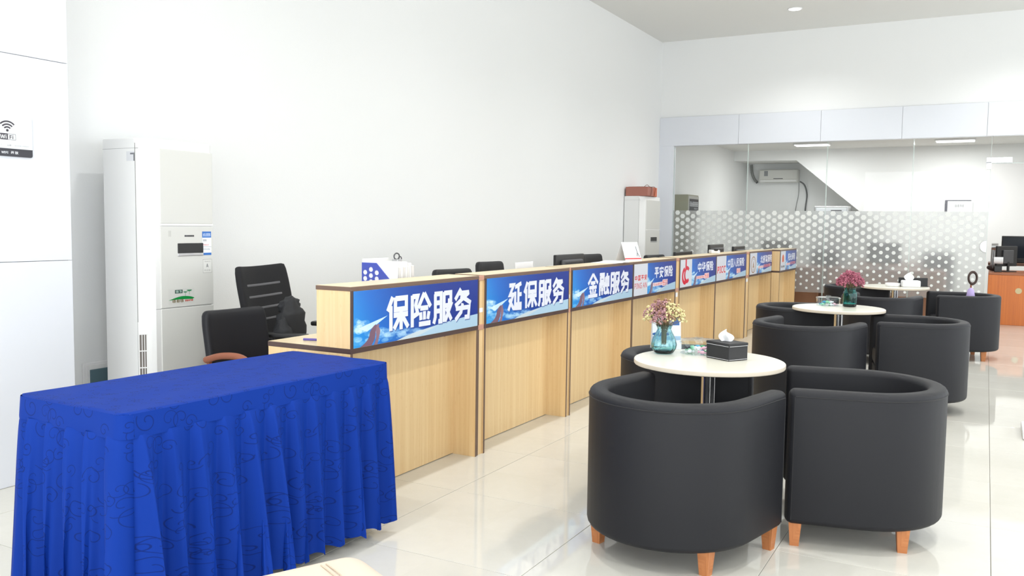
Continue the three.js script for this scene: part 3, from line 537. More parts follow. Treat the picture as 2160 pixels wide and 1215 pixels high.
function candyBox(x, z, label) {
  const t = thing('candy_box', label, 'candy box', [x, tableH, z]);
  const oct = (r) => Array.from({ length: 8 }, (_, i) => [r * Math.cos((i + 0.5) * Math.PI / 4), r * Math.sin((i + 0.5) * Math.PI / 4)]);
  const g = new THREE.CylinderGeometry(0.098, 0.094, 0.06, 8, 1, true).translate(0, 0.0295, 0); g.computeVertexNormals();
  obj('wall', g, M.acrylic, t); obj('bottom', new THREE.CircleGeometry(0.094, 8).rotateX(-Math.PI / 2).translate(0, 0.002, 0), M.acrylic, t);
  obj('rim', new THREE.TorusGeometry(0.098, 0.0022, 6, 8).rotateX(Math.PI / 2).rotateY(Math.PI / 8).translate(0, 0.057, 0), M.acrylic, t); obj('base_rim', new THREE.TorusGeometry(0.094, 0.002, 6, 8).rotateX(Math.PI / 2).rotateY(Math.PI / 8).translate(0, 0.003, 0), M.acrylic, t);
  const lid = obj('lid', lathe([[0.1, 0.06], [0.101, 0.066], [0.09, 0.072], [0.03, 0.075], [0, 0.076]], 8), M.acrylic, t);
  obj('knob', lathe([[0.012, 0.075], [0.02, 0.08], [0.021, 0.084], [0, 0.086]], 20), M.acrylic, lid);
  return t;
}
candyBox(1.30, -1.17, 'clear octagonal candy box with lid between the blue vase and the black tissue box');
candyBox(1.42, -4.5, 'clear octagonal candy box with lid beside the dark teal jar');
const candyCols = [['#3fae6e', 'green'], ['#e9eef0', 'white'], ['#2f9fc8', 'blue'], ['#e6b3c4', 'pink'], ['#8fd3b0', 'pale green']];
for (const [bx0, bz0, where] of [[1.30, -1.17, 'in the clear box beside the black tissue box'], [1.42, -4.5, 'in the clear box beside the dark teal jar']]) for (let i = 0; i < 12; i++) {
  const [col, nm] = candyCols[(i + (bz0 < -2 ? 3 : 0)) % 5], a = i * 2.4, rad = i < 6 ? 0.05 : 0.03;
  const t = thing('wrapped_candy', `${nm} wrapped candy ${where}`, 'candy', [bx0 + rad * Math.cos(a), tableH + 0.013 + (i >= 6 ? 0.018 : 0), bz0 + rad * Math.sin(a)], a * 1.7, 'wrapped candies ' + where);
  if (i % 5 === 0 || true) { obj('sweet', new THREE.SphereGeometry(0.0095, 10, 8).scale(1.5, 1, 1), flat(col, 0.35), t); obj('twist', [new THREE.ConeGeometry(0.008, 0.012, 6).rotateZ(Math.PI / 2).translate(0.018, 0, 0), new THREE.ConeGeometry(0.008, 0.012, 6).rotateZ(-Math.PI / 2).translate(-0.018, 0, 0)], flat(col, 0.35), t); }
}
function tissueSheet(w, h, lean) {
  const g = new THREE.PlaneGeometry(1, 1, 12, 14), p = g.attributes.position;
  for (let i = 0; i < p.count; i++) { const u = p.getX(i), v = p.getY(i) + 0.5; const ww = w * (0.45 + 0.75 * Math.sin(Math.PI * Math.min(1, v * 0.9 + 0.12)) - 0.62 * v * v); p.setXYZ(i, u * ww + lean * v * v * w, v * h * (1 - 0.22 * Math.abs(u + 0.25)), 0.012 * Math.sin(u * 7 + v * 3) + 0.01 * v * Math.cos(u * 5)); }
  g.computeVertexNormals(); return g;
}
{ // black stitched tissue box (oblong, turned) and its tissue
  const t = thing('tissue_box', 'black leather tissue box with white stitching on the cream round table', 'tissue box', [1.468, tableH, -1.075], 1.03);
  obj('body', rb(-0.062, 0.062, 0, 0.078, -0.078, 0.078, 0.003), M.leather2, t);
  obj('lid', rb(-0.064, 0.064, 0.068, 0.086, -0.08, 0.08, 0.004), M.leather2, t);
  obj('slot', cyl(0.03, 0.03, 0.002, 0, 0.0852, 0, 24).scale(1, 1, 1.3), M.black, t);
  const st = []; for (const y of [0.071, 0.006]) { const o = y > 0.05 ? 0.0022 : 0; for (const q of [-1, 1]) st.push(bx(q * (0.0625 + o) - 0.0006, q * (0.0625 + o) + 0.0006, y, y + 0.0012, -0.076, 0.076), bx(-0.06, 0.06, y, y + 0.0012, q * (0.0785 + o) - 0.0006, q * (0.0785 + o) + 0.0006)); } obj('stitching', st, M.paper, t, 'white stitching');
  const s = one('paper_tissue', tissueSheet(0.07, 0.062, -0.15).rotateY(0.5).translate(1.468, tableH + 0.086, -1.075), M.tissue, 'white paper tissue pulled up from the black tissue box', 'tissue');
  const t3 = thing('tissue_pack', 'white soft tissue pack on the far cream round table by the ashtray', 'tissue box', [1.835, tableH, -7.56], 0.3);
  obj('body', rb(-0.095, 0.095, 0, 0.075, -0.055, 0.055, 0.014, 3), M.paper, t3); obj('slit', rb(-0.05, 0.05, 0.0745, 0.0765, -0.012, 0.012, 0.001), M.white, t3);
  one('paper_tissue', tissueSheet(0.1, 0.1, 0.1).rotateY(0.4).translate(1.82, tableH + 0.077, -7.56), M.tissue, 'white paper tissue pulled up from the white tissue pack', 'tissue');
  const h = thing('napkin_holder', 'black card holder standing behind the white tissue pack', 'holder', [1.85, tableH, -7.69], 0.3);
  obj('back', rb(-0.155, 0.155, 0, 0.1, -0.008, 0.008, 0.003), M.black, h); obj('foot', rb(-0.155, 0.155, 0, 0.008, -0.03, 0.04, 0.003), M.black, h);
  const a = thing('ashtray', 'small round white ashtray beside the white tissue pack', 'ashtray', [1.65, tableH, -7.56]);
  obj('bowl', lathe([[0, 0], [0.07, 0], [0.078, 0.006], [0.08, 0.038], [0.072, 0.038], [0.068, 0.012], [0, 0.01]], 36), M.white, a);
  const c = thing('table_card', 'white folded advertising card standing behind the ribbed blue vase', 'card', [1.1, tableH, -1.24], 0.55);
  const cm = posterMat((q, w, hh) => { q.fillStyle = '#e9ecf3'; q.fillRect(0, 0, w, hh); q.fillStyle = '#2f5f9f'; q.beginPath(); q.ellipse(w * 0.3, hh * 0.62, w * 0.32, hh * 0.05, 0, 0, 7); q.fill(); q.fillRect(w * 0.7, hh * 0.15, w * 0.25, hh * 0.25); q.fillStyle = '#9fc0dd'; q.fillRect(0, hh * 0.67, w, hh * 0.1); q.strokeStyle = '#8a8f98'; q.lineWidth = 5; q.beginPath(); q.arc(w * 0.35, hh * 0.3, w * 0.1, 3, 6.4); q.stroke(); }, 256, 384);
  obj('front_leaf', new THREE.BoxGeometry(0.15, 0.21, 0.002).rotateX(-0.14).translate(0, 0.105, 0.015), cm, c); obj('back_leaf', new THREE.BoxGeometry(0.15, 0.21, 0.002).rotateX(0.14).translate(0, 0.105, -0.015), M.paper, c);
  const u = thing('umbrella', 'lavender umbrella with a dark ring handle leaning in the far aisle-side armchair', 'umbrella', [2.44, 0.44, -7.32], 0, undefined);
  obj('canopy', lathe([[0, 0], [0.012, 0.0], [0.035, 0.12], [0.042, 0.22], [0.03, 0.29], [0.008, 0.31]], 20), flat('#b7a6d8', 0.7), u);
  obj('shaft', cyl(0.009, 0.009, 0.06, 0, 0.3, 0, 10), M.redBrown, u); obj('ring_handle', new THREE.TorusGeometry(0.055, 0.013, 10, 28).scale(0.8, 1.15, 1).rotateY(0.5).translate(0.012, 0.415, 0), flat('#3c2a24', 0.6), u);
}

// ------------------------------------------------------------------ air conditioners
function floorAC(name, x, z, w, d, H, label, near) {                 // front faces +x, runs from z towards -z
  const t = thing(name, label, 'air conditioner', [x, 0, z]);
  obj('cabinet', rb(-d, -0.078, 0, H, -w, 0, 0.006, 3), M.acBody, t);
  obj('front_frame', smooth(prism([[-0.08, -w + 0.001], [-0.08, -0.001], [-0.018, -0.046], [-0.002, -0.066], [-0.002, -w + 0.066], [-0.018, -w + 0.046]].reverse(), 0.02, H - 0.002, 0.006, 3), 0.35), M.acBody, t);
  obj('grille_door', rb(-0.03, 0.004, H - 0.49, H - 0.055, -w + 0.05, -0.1, 0.006, 3), M.acFront, t);
  obj('door_lip', rb(-0.02, 0.006, H - 0.502, H - 0.489, -w + 0.05, -0.1, 0.003), M.acBody, t);
  obj('front_panel', rb(-0.03, 0.003, H - 0.985, H - 0.508, -w + 0.05, -0.1, 0.004, 3), M.acFront, t);
  obj('lower_panel', rb(-0.03, 0.003, 0.05, H - 0.99, -w + 0.05, -0.1, 0.004, 3), M.acFront, t);
  obj('seam', [bx(-0.03, -0.0012, H - 0.9885, H - 0.9865, -w + 0.066, -0.066), bx(-d + 0.002, -0.06, H - 0.06, H - 0.0585, -0.01, 0.0006), bx(-0.0795, -0.0775, 0.03, H - 0.03, -0.01, 0.0006)], M.seam, t);
  const dp = obj('display', rb(-0.01, 0.006, H - 0.665, H - 0.605, -0.42 * w / 0.55, -0.225 * w / 0.55, 0.003), M.black, t, 'black display window');
  obj('button_strip', rb(-0.01, 0.007, H - 0.682, H - 0.664, -0.42 * w / 0.55, -0.225 * w / 0.55, 0.003), M.steel, dp);
  const sticker = (z0, z1, y0, y1, draw, n) => { obj(n, new THREE.PlaneGeometry(z1 - z0, y1 - y0).rotateY(Math.PI / 2).translate(0.0036, (y0 + y1) / 2, -(z0 + z1) / 2), posterMat(draw, 256, 256), t); };
  if (near) {
    sticker(0.27, 0.345, H - 0.57, H - 0.553, (c, a, b) => { c.fillStyle = '#d0d0cc'; c.fillRect(0, 0, a, b); marks(c, 8, 40, a - 16, 170, 8, '#3c3c3e'); }, 'maker_badge');
    sticker(0.405, 0.475, H - 0.68, H - 0.535, (c, a, b) => { c.fillStyle = '#eef1f5'; c.fillRect(0, 0, a, b); c.fillStyle = '#2f6fc0'; c.fillRect(0, 0, a, b * 0.26); c.fillRect(0, b * 0.9, a, b * 0.1); marks(c, 20, 18, a - 40, 34, 7, '#dfe9f5'); marks(c, 20, 84, a * 0.4, 22, 5, '#40454d'); marks(c, 30, 136, a * 0.6, 16, 7, '#c43a3a'); c.fillStyle = '#9aa2ad'; c.fillRect(0, b * 0.64, a, 4); marks(c, 30, 182, a * 0.75, 18, 9, '#8a919b'); }, 'energy_label');
    sticker(0.408, 0.477, H - 0.79, H - 0.705, (c, a, b) => { c.fillStyle = '#dcdcd8'; c.fillRect(0, 0, a, b); c.strokeStyle = '#9a9a98'; c.lineWidth = 6; c.strokeRect(4, 4, a - 8, b - 8); c.fillStyle = '#55565a'; c.font = 'bold 90px sans-serif'; c.fillText('A', 98, 150); marks(c, 40, 30, a - 80, 24, 7, '#9a9a98'); marks(c, 40, 190, a - 80, 30, 7, '#a5a5a2'); }, 'care_label');
    sticker(0.15, 0.34, H - 0.965, H - 0.875, (c, a, b) => {
      c.fillStyle = '#d0d0cc'; c.fillRect(0, 0, a, b); c.fillStyle = '#3d5a50'; c.fillRect(62, 20, 76, 60); marks(c, 70, 30, 60, 38, 2, '#cfe3da'); c.fillStyle = '#128a3f'; c.beginPath(); c.moveTo(0, 190); c.quadraticCurveTo(110, 120, 160, 132); c.quadraticCurveTo(220, 136, 256, 172); c.lineTo(236, 192); c.quadraticCurveTo(120, 178, 0, 190); c.fill();
      for (const [px, py, r] of [[205, 34, 26], [165, 58, 20]]) { c.fillStyle = '#1c7a4a'; for (let k = 0; k < 5; k++) { c.save(); c.translate(px, py); c.rotate(k * 0.75 - 0.5 + 0.6); c.beginPath(); c.ellipse(r * 0.5, 0, r * 0.6, r * 0.22, 0, 0, 7); c.fill(); c.restore(); } c.fillRect(px - 2, py, 3, 80); }
      marks(c, 34, 178, 116, 56, 3, '#6b5a36'); marks(c, 160, 192, 82, 36, 5, '#b8483a');
    }, 'palm_sticker');
    sticker(0.155, 0.175, H - 0.565, H - 0.53, (c, a, b) => { c.fillStyle = '#c6c6c1'; c.fillRect(0, 0, a, b); }, 'corner_sticker');
    obj('side_sticker', new THREE.PlaneGeometry(0.07, 0.055).translate(-0.115, H - 0.105, 0.0008), posterMat((c, a, b) => { c.fillStyle = '#d9dadd'; c.fillRect(0, 0, a, b); c.fillStyle = '#77797f'; c.fillRect(60, 20, 130, 22); c.fillRect(110, 42, 18, 140); }, 128, 128), t);
    // air intake on the chamfered corner: frame with upright slots and cross bars
    const v = obj('corner_vent', rb(-0.034, 0.034, 0.22, H - 1.06, -0.003, 0.0016, 0.001), M.acBody, t); v.position.set(-0.05, 0, -0.0215); v.rotation.y = 0.943;
    const y0 = 0.25, y1 = H - 1.13;
    obj('vent_recess', bx(-0.027, 0.027, y0, y1, 0.0012, 0.002), M.louver, v);
    for (const px of [-0.014, 0, 0.014]) obj('vent_slat', bx(px - 0.002, px + 0.002, y0, y1, 0.001, 0.005), M.acBody, v);
    for (let y = y1; y > y0; y -= 0.098) obj('vent_bar', bx(-0.028, 0.028, y - 0.003, y + 0.003, 0.001, 0.0056), M.acBody, v);
  } else sticker(0.2, 0.3, H - 0.93, H - 0.9, (c, a, b) => { c.fillStyle = '#d0d0cc'; c.fillRect(0, 0, a, b); marks(c, 10, 60, a - 20, 140, 4, '#777a76'); }, 'palm_sticker');
  return t;
}
floorAC('floor_air_conditioner', -1.65, -0.2, 0.54, 0.36, 1.826, 'tall off-white cabinet air conditioner beside the clad column and the office chairs', true);
floorAC('floor_air_conditioner', -1.862, -8.97, 0.76, 0.31, 1.80, 'tall off-white cabinet air conditioner with a box on top near the glass wall', false);
{
  const t = thing('gift_box', 'orange and brown paper box tied with string on top of an air conditioner', 'box', [-2.0, 1.8, -9.22], 0.06);
  obj('carton', rb(-0.17, 0.17, 0, 0.135, -0.24, 0.24, 0.01), flat('#a56a5c', 0.6), t); obj('end_band', rb(-0.172, 0.172, -0.0, 0.137, -0.242, -0.06, 0.01), flat('#c9623a', 0.5), t);
  obj('string', [tube([[0.176, 0.01, 0.1], [0.176, 0.13, 0.08], [0.1, 0.14, 0.08], [-0.17, 0.14, 0.1]], 0.004, 20, 5), tube([[0.176, 0.01, -0.08], [0.176, 0.14, -0.1], [0.1, 0.145, -0.1], [0.05, 0.18, -0.12], [0, 0.14, -0.1]], 0.004, 20, 5)], flat('#7a4b3c', 0.8), t);
}
{ // wifi plaque on the column
  const t = thing('wifi_plaque', 'silver and black wifi notice plaque fixed to the clad column', 'sign', [-1.7153, 0, 0]);
  const m = posterMat((c, w, h) => {
    c.fillStyle = '#dfe3e6'; c.fillRect(0, 0, w, h); c.fillStyle = '#2b2a33'; c.fillRect(0, h * 0.81, w, h * 0.19);
    c.strokeStyle = c.fillStyle = '#332c36'; const cx = w * 0.38, cy = h * 0.4; c.lineWidth = h * 0.036;
    for (const r of [0.10, 0.165, 0.235]) { c.beginPath(); c.arc(cx, cy, h * r, -2.38, -0.76); c.stroke(); } c.beginPath(); c.arc(cx, cy - h * 0.02, h * 0.032, 0, 7); c.fill();
    c.fillRect(w * 0.2, h * 0.455, w * 0.19, h * 0.15); c.lineWidth = 4; c.strokeRect(w * 0.38, h * 0.465, w * 0.2, h * 0.135);
    c.textAlign = 'left'; c.font = `bold ${h * 0.13}px sans-serif`; c.fillStyle = '#e8ecef'; c.fillText('Wi', w * 0.205, h * 0.58); c.fillStyle = '#332c36'; c.fillText('Fi', w * 0.42, h * 0.58);
    c.fillStyle = '#9a9da3'; c.font = `${h * 0.05}px sans-serif`; c.fillText('G E E L Y', w * 0.05, h * 0.75); marks(c, w * 0.36, h * 0.715, w * 0.11, h * 0.035, 2, '#55565c'); marks(c, w * 0.55, h * 0.72, w * 0.36, h * 0.03, 11, '#a2a4a8');
    c.fillStyle = '#e3e6ea'; c.font = `bold ${h * 0.075}px sans-serif`; c.fillText('WIFI', w * 0.22, h * 0.935); glyphs(c, '开放', w * 0.45, h * 0.872, w * 0.085, h * 0.066, 0.13, '#e3e6ea', w * 0.1);
  }, 512, 512);
  const sh = new THREE.Shape(), W = 0.205, H = 0.205, r = 0.012; sh.moveTo(r, 0); sh.lineTo(W - r, 0); sh.quadraticCurveTo(W, 0, W, r); sh.lineTo(W, H - r); sh.quadraticCurveTo(W, H, W - r, H); sh.lineTo(r, H); sh.quadraticCurveTo(0, H, 0, H - r); sh.lineTo(0, r); sh.quadraticCurveTo(0, 0, r, 0);
  obj('backing', new THREE.ExtrudeGeometry(sh, { depth: 0.008, bevelEnabled: false }).rotateY(Math.PI / 2).translate(0, 1.663, 0.625), M.steel, t);
  const fg = new THREE.ShapeGeometry(sh); const p = fg.attributes.position, uv = fg.attributes.uv; for (let i = 0; i < p.count; i++) uv.setXY(i, p.getX(i) / W, p.getY(i) / H);
  obj('face', fg.rotateY(Math.PI / 2).translate(0.0086, 1.663, 0.625), m, t);
}

// ------------------------------------------------------------------ behind the counter: chairs, monitors, papers
function curvedBack(w, h, th, bend, r) {                             // upholstered back: width along x, hollow towards +z, base at y 0
  const g = new THREE.BoxGeometry(w, h, th, 22, 16, 4), p = g.attributes.position, q = Math.min(r, th * 0.48, h * 0.48);
  for (let i = 0; i < p.count; i++) {
    let x = p.getX(i), y = p.getY(i), z = p.getZ(i);
    const cx = Math.max(-w / 2 + q, Math.min(w / 2 - q, x)), cy = Math.max(-h / 2 + q, Math.min(h / 2 - q, y)), cz = Math.max(-th / 2 + q, Math.min(th / 2 - q, z));
    const d = Math.hypot(x - cx, y - cy, z - cz) || 1; x = cx + (x - cx) / d * q; y = cy + (y - cy) / d * q; z = cz + (z - cz) / d * q;
    const k = h > 0.2 ? Math.max(0, (y / h + 0.5 - 0.75) / 0.25) : 0;
    p.setXYZ(i, x * (1 - 0.06 * k * k), y, z + bend * (1 - (2 * x / w) ** 2));
  }
  g.translate(0, h / 2, 0); const m = mergeVertices((() => { const c = g.clone(); c.deleteAttribute('normal'); c.deleteAttribute('uv'); return c; })(), 1e-5); m.computeVertexNormals();
  m.setAttribute('uv', new THREE.Float32BufferAttribute(new Float32Array(m.attributes.position.count * 2), 2)); return m;
}
{ // mesh office chair with jacket
  const t = thing('office_chair', 'black high-back office chair with four pale slots in its back and a jacket on it', 'office chair', [-1.2, 0, -0.9], Math.atan2(0.966, -0.258));
  const g = curvedBack(0.58, 0.6, 0.05, -0.05, 0.02); const P0 = (q) => q.rotateX(-0.2).translate(0, 0.5, -0.09);
  obj('backrest', P0(g), M.blackFabric, t);
  for (let i = 0; i < 4; i++) { const s = curvedBack(0.4, 0.017, 0.012, -0.024, 0.006).translate(0, 0.49 - i * 0.072 - 0.02, -0.0045); obj('back_slot', P0(s), M.greySlot, t); }
  obj('seat', rb(-0.26, 0.26, 0.42, 0.51, -0.02, 0.46, 0.03, 3), M.blackFabric, t);
  for (const s of [-1, 1]) { const a = obj('armrest', rb(s * 0.32 - 0.035, s * 0.32 + 0.035, 0.68, 0.71, -0.02, 0.27, 0.012, 3), M.black, t); obj('arm_post', [tube([[s * 0.32, 0.68, 0.06], [s * 0.32, 0.5, 0.08], [s * 0.25, 0.45, 0.15]], 0.016, 12, 8)], M.black, a); }
  obj('gas_lift', cyl(0.028, 0.028, 0.32, 0, 0.1, 0.22, 16), M.black, t);
  for (let i = 0; i < 5; i++) { const a = i * 1.2566; obj('base_arm', tube([[0, 0.11, 0.22], [Math.cos(a) * 0.15, 0.1, 0.22 + Math.sin(a) * 0.15], [Math.cos(a) * 0.3, 0.07, 0.22 + Math.sin(a) * 0.3]], 0.018, 8, 8), M.black, t); obj('caster', cyl(0.03, 0.03, 0.06, Math.cos(a) * 0.3, 0, 0.22 + Math.sin(a) * 0.3, 14), M.black, t); }
  const jk = thing('jacket', 'black padded jacket draped on the slotted office chair', 'jacket', [-1.2, 0, -0.9], Math.atan2(0.966, -0.258));
  const puff = (x, y, z, sx, sy, sz) => { const q = new THREE.SphereGeometry(1, 20, 16), p = q.attributes.position; for (let i = 0; i < p.count; i++) { const a = p.getX(i), b = p.getY(i), c = p.getZ(i), f = 1 + 0.07 * Math.sin(b * 14) + 0.05 * Math.sin(a * 9 + c * 7); p.setXYZ(i, a * f * sx, b * f * sy, c * f * sz); } q.computeVertexNormals(); return q.translate(x, y, z); };
  obj('body', puff(-0.1, 0.68, 0.05, 0.16, 0.2, 0.07), M.jacket, jk); obj('sleeve', puff(-0.26, 0.62, 0.08, 0.07, 0.16, 0.06), M.jacket, jk); obj('hood', puff(-0.06, 0.84, 0.02, 0.11, 0.06, 0.05), M.jacket, jk);
}
{ // leather visitor chair with wooden arms
  const t = thing('visitor_chair', 'black leather visitor chair with reddish wooden arms at the open end of the counter', 'chair', [-0.97, 0, -0.33], Math.PI / 2 - 0.06);
  const P0 = (q) => q.rotateX(-0.18).translate(0, 0.46, -0.06);
  obj('backrest', P0(curvedBack(0.43, 0.42, 0.06, -0.035, 0.028)), M.leather, t);
  obj('seat', rb(-0.22, 0.22, 0.4, 0.48, -0.05, 0.38, 0.03, 3), M.leather, t);
  for (const s of [-1, 1]) { const a = obj('armrest', tube([[s * 0.25, 0.62, -0.06], [s * 0.26, 0.655, 0.08], [s * 0.25, 0.655, 0.22], [s * 0.25, 0.6, 0.33]], 0.018, 20, 10), M.redBrown, t, 'reddish wooden armrest'); obj('arm_post', tube([[s * 0.25, 0.6, 0.33], [s * 0.245, 0.3, 0.34], [s * 0.24, 0.0, 0.36]], 0.014, 10, 8), M.redBrown, a);
    obj('rear_leg', tube([[s * 0.23, 0.62, -0.06], [s * 0.23, 0.35, -0.06], [s * 0.23, 0, -0.12]], 0.014, 10, 8), M.redBrown, t); }
}
function staffChair(x, z, top, w, label, face = [0.97, 0.2]) {
  const t = thing('staff_chair', label, 'office chair', [x, 0, z], Math.atan2(face[0], face[1]), 'staff chairs behind the counter');
  obj('backrest', curvedBack(w, 0.5, 0.07, -0.03, 0.03).rotateX(-0.12).translate(0, top - 0.5, -0.1), M.leather2, t);
  obj('seat', rb(-0.23, 0.23, 0.4, 0.48, -0.04, 0.4, 0.03, 3), M.leather2, t); obj('stem', tube([[0, top - 0.45, -0.1], [0, 0.42, -0.1], [0, 0.38, 0.15]], 0.02, 12, 8), M.black, t);
  obj('gas_lift', cyl(0.028, 0.028, 0.32, 0, 0.08, 0.18, 14), M.black, t); obj('base', lathe([[0, 0.1], [0.04, 0.1], [0.28, 0.05], [0.29, 0], [0, 0]], 20).translate(0, 0, 0.18), M.black, t);
}
staffChair(-1.05, -2.72, 1.0, 0.44, 'low black office chair back behind the second counter unit, beside the taller one');
staffChair(-1.3, -3.75, 1.02, 0.36, 'black office chair behind the third counter unit with a square padded back');
staffChair(-1.35, -6.2, 1.03, 0.42, 'black office chair near the monitor by the white leaflet stand');
staffChair(-1.2, -8.0, 0.98, 0.5, 'black office chair behind the red ring emblem unit');
function monitor(x, z, w, top, label, turn = Math.PI / 2) {           // we see the back; screen faces -x
  const t = thing('monitor', label, 'monitor', [x, deskY, z], turn, 'monitors on the counter desk');
  const H = top - deskY;
  obj('casing', rb(-w / 2, w / 2, H - 0.31, H, -0.012, 0.02, 0.008, 3), M.black, t); obj('rear_bulge', rb(-w * 0.36, w * 0.36, H - 0.28, H - 0.04, 0.015, 0.05, 0.015, 3), M.darkGrey, t);
  const sl = []; for (let i = 0; i < 14; i++) sl.push(bx(-w * 0.3 + i * w * 0.045, -w * 0.3 + i * w * 0.045 + 0.006, H - 0.085, H - 0.06, 0.049, 0.0515)); obj('vent_slots', sl, M.black, t);
  obj('screen', bx(-w / 2 + 0.015, w / 2 - 0.015, H - 0.29, H - 0.015, -0.0135, -0.012), M.blackGloss, t);
  obj('neck', rb(-0.03, 0.03, 0.01, H - 0.18, 0.02, 0.045, 0.006), M.black, t); obj('foot', rb(-0.12, 0.12, 0, 0.012, -0.09, 0.09, 0.005), M.black, t);
}
monitor(-0.36, -3.15, 0.52, 1.128, 'black computer monitor seen from behind on the third counter unit');
monitor(-0.38, -6.18, 0.6, 1.085, 'low black computer monitor behind the red ring emblem unit');
monitor(-0.38, -7.5, 0.62, 1.146, 'black computer monitor behind the bold red letter unit');
monitor(-0.38, -8.62, 0.6, 1.105, 'black computer monitor behind the brown seal unit');
{ // file rack with blue pierced side, files and clip
  const t = thing('file_rack', 'white magazine rack with a blue pierced side standing on the counter desk full of papers', 'file rack', [-0.36, deskY, -0.7]);
  obj('back_board', rb(-0.13, -0.124, 0, 0.385, -0.235, 0.0, 0.002), M.white, t);
  obj('bottom', rb(-0.13, 0.1, 0, 0.006, -0.235, 0, 0.002), M.white, t);
  const s = new THREE.Shape(); s.moveTo(-0.13, 0); s.lineTo(0.12, 0); s.lineTo(0.12, 0.22); s.lineTo(-0.03, 0.365); s.lineTo(-0.13, 0.365); s.closePath();
  for (let r = 0; r < 9; r++) for (let c = 0; c < 6; c++) { const x = -0.108 + c * 0.04, y = 0.345 - r * 0.034 - (c % 2) * 0.017; if (y > 0.015 && x < 0.1 && y < 0.35 - Math.max(0, x + 0.035) * 0.97 - 0.02) { const h = new THREE.Path(); h.absellipse(x, y, 0.0155, 0.014, 0, 7, true); s.holes.push(h); } }
  obj('pierced_side', new THREE.ExtrudeGeometry(s, { depth: 0.004, bevelEnabled: false, curveSegments: 8 }).translate(0, 0, 0.0), flat('#3f4fae', 0.4), t, 'blue side panel with round holes');
  obj('notice', new THREE.BoxGeometry(0.235, 0.375, 0.003).translate(-0.006, 0.19, -0.002), posterMat((c, w, h) => { c.fillStyle = '#e8e9f6'; c.fillRect(0, 0, w, h); marks(c, w * 0.62, h * 0.3, w * 0.3, h * 0.05, 6, '#b5b7cc'); for (let i = 0; i < 9; i++) marks(c, w * 0.62, h * (0.38 + i * 0.06), w * 0.32, h * 0.03, 8, '#c2c4d6'); }, 256, 384), t);
  let z = -0.035; const cols = ['#eeeeec', '#e4e2e0', '#f2f1f0', '#dddad8'];
  for (let i = 0; i < 15; i++) { const w = rr(0.012, 0.03), hh = rr(0.335, 0.365); const c = i === 8 ? '#9c3f5c' : cols[i % 4]; const r = rr(-0.02, 0.02);
    one('paper_file', rb(-0.12, 0.08, 0, hh, -w + 0.002, 0, 0.003).translate(-0.36, deskY + 0.0065, -0.7 + z), flat(c, 0.85), i === 8 ? 'dark pink folder standing among white papers in the rack' : 'white paper file standing in the rack with the blue side', 'file', i === 8 ? undefined : 'paper files in the rack'); z -= w; if (z < -0.19) break; }
  const cl = thing('binder_clip', 'dark metal bulldog clip on top of the papers in the rack', 'clip', [-0.4, deskY + 0.368, -0.90]);
  obj('loop', new THREE.TorusGeometry(0.018, 0.004, 8, 20).rotateY(1.2).translate(0, 0.028, 0), M.darkGrey, cl); obj('loop', new THREE.TorusGeometry(0.01, 0.003, 8, 16).rotateY(1.2).translate(0.004, 0.016, -0.026), M.darkGrey, cl); obj('jaw', rb(-0.02, 0.02, -0.002, 0.012, -0.025, 0.02, 0.003), M.steel, cl);
}
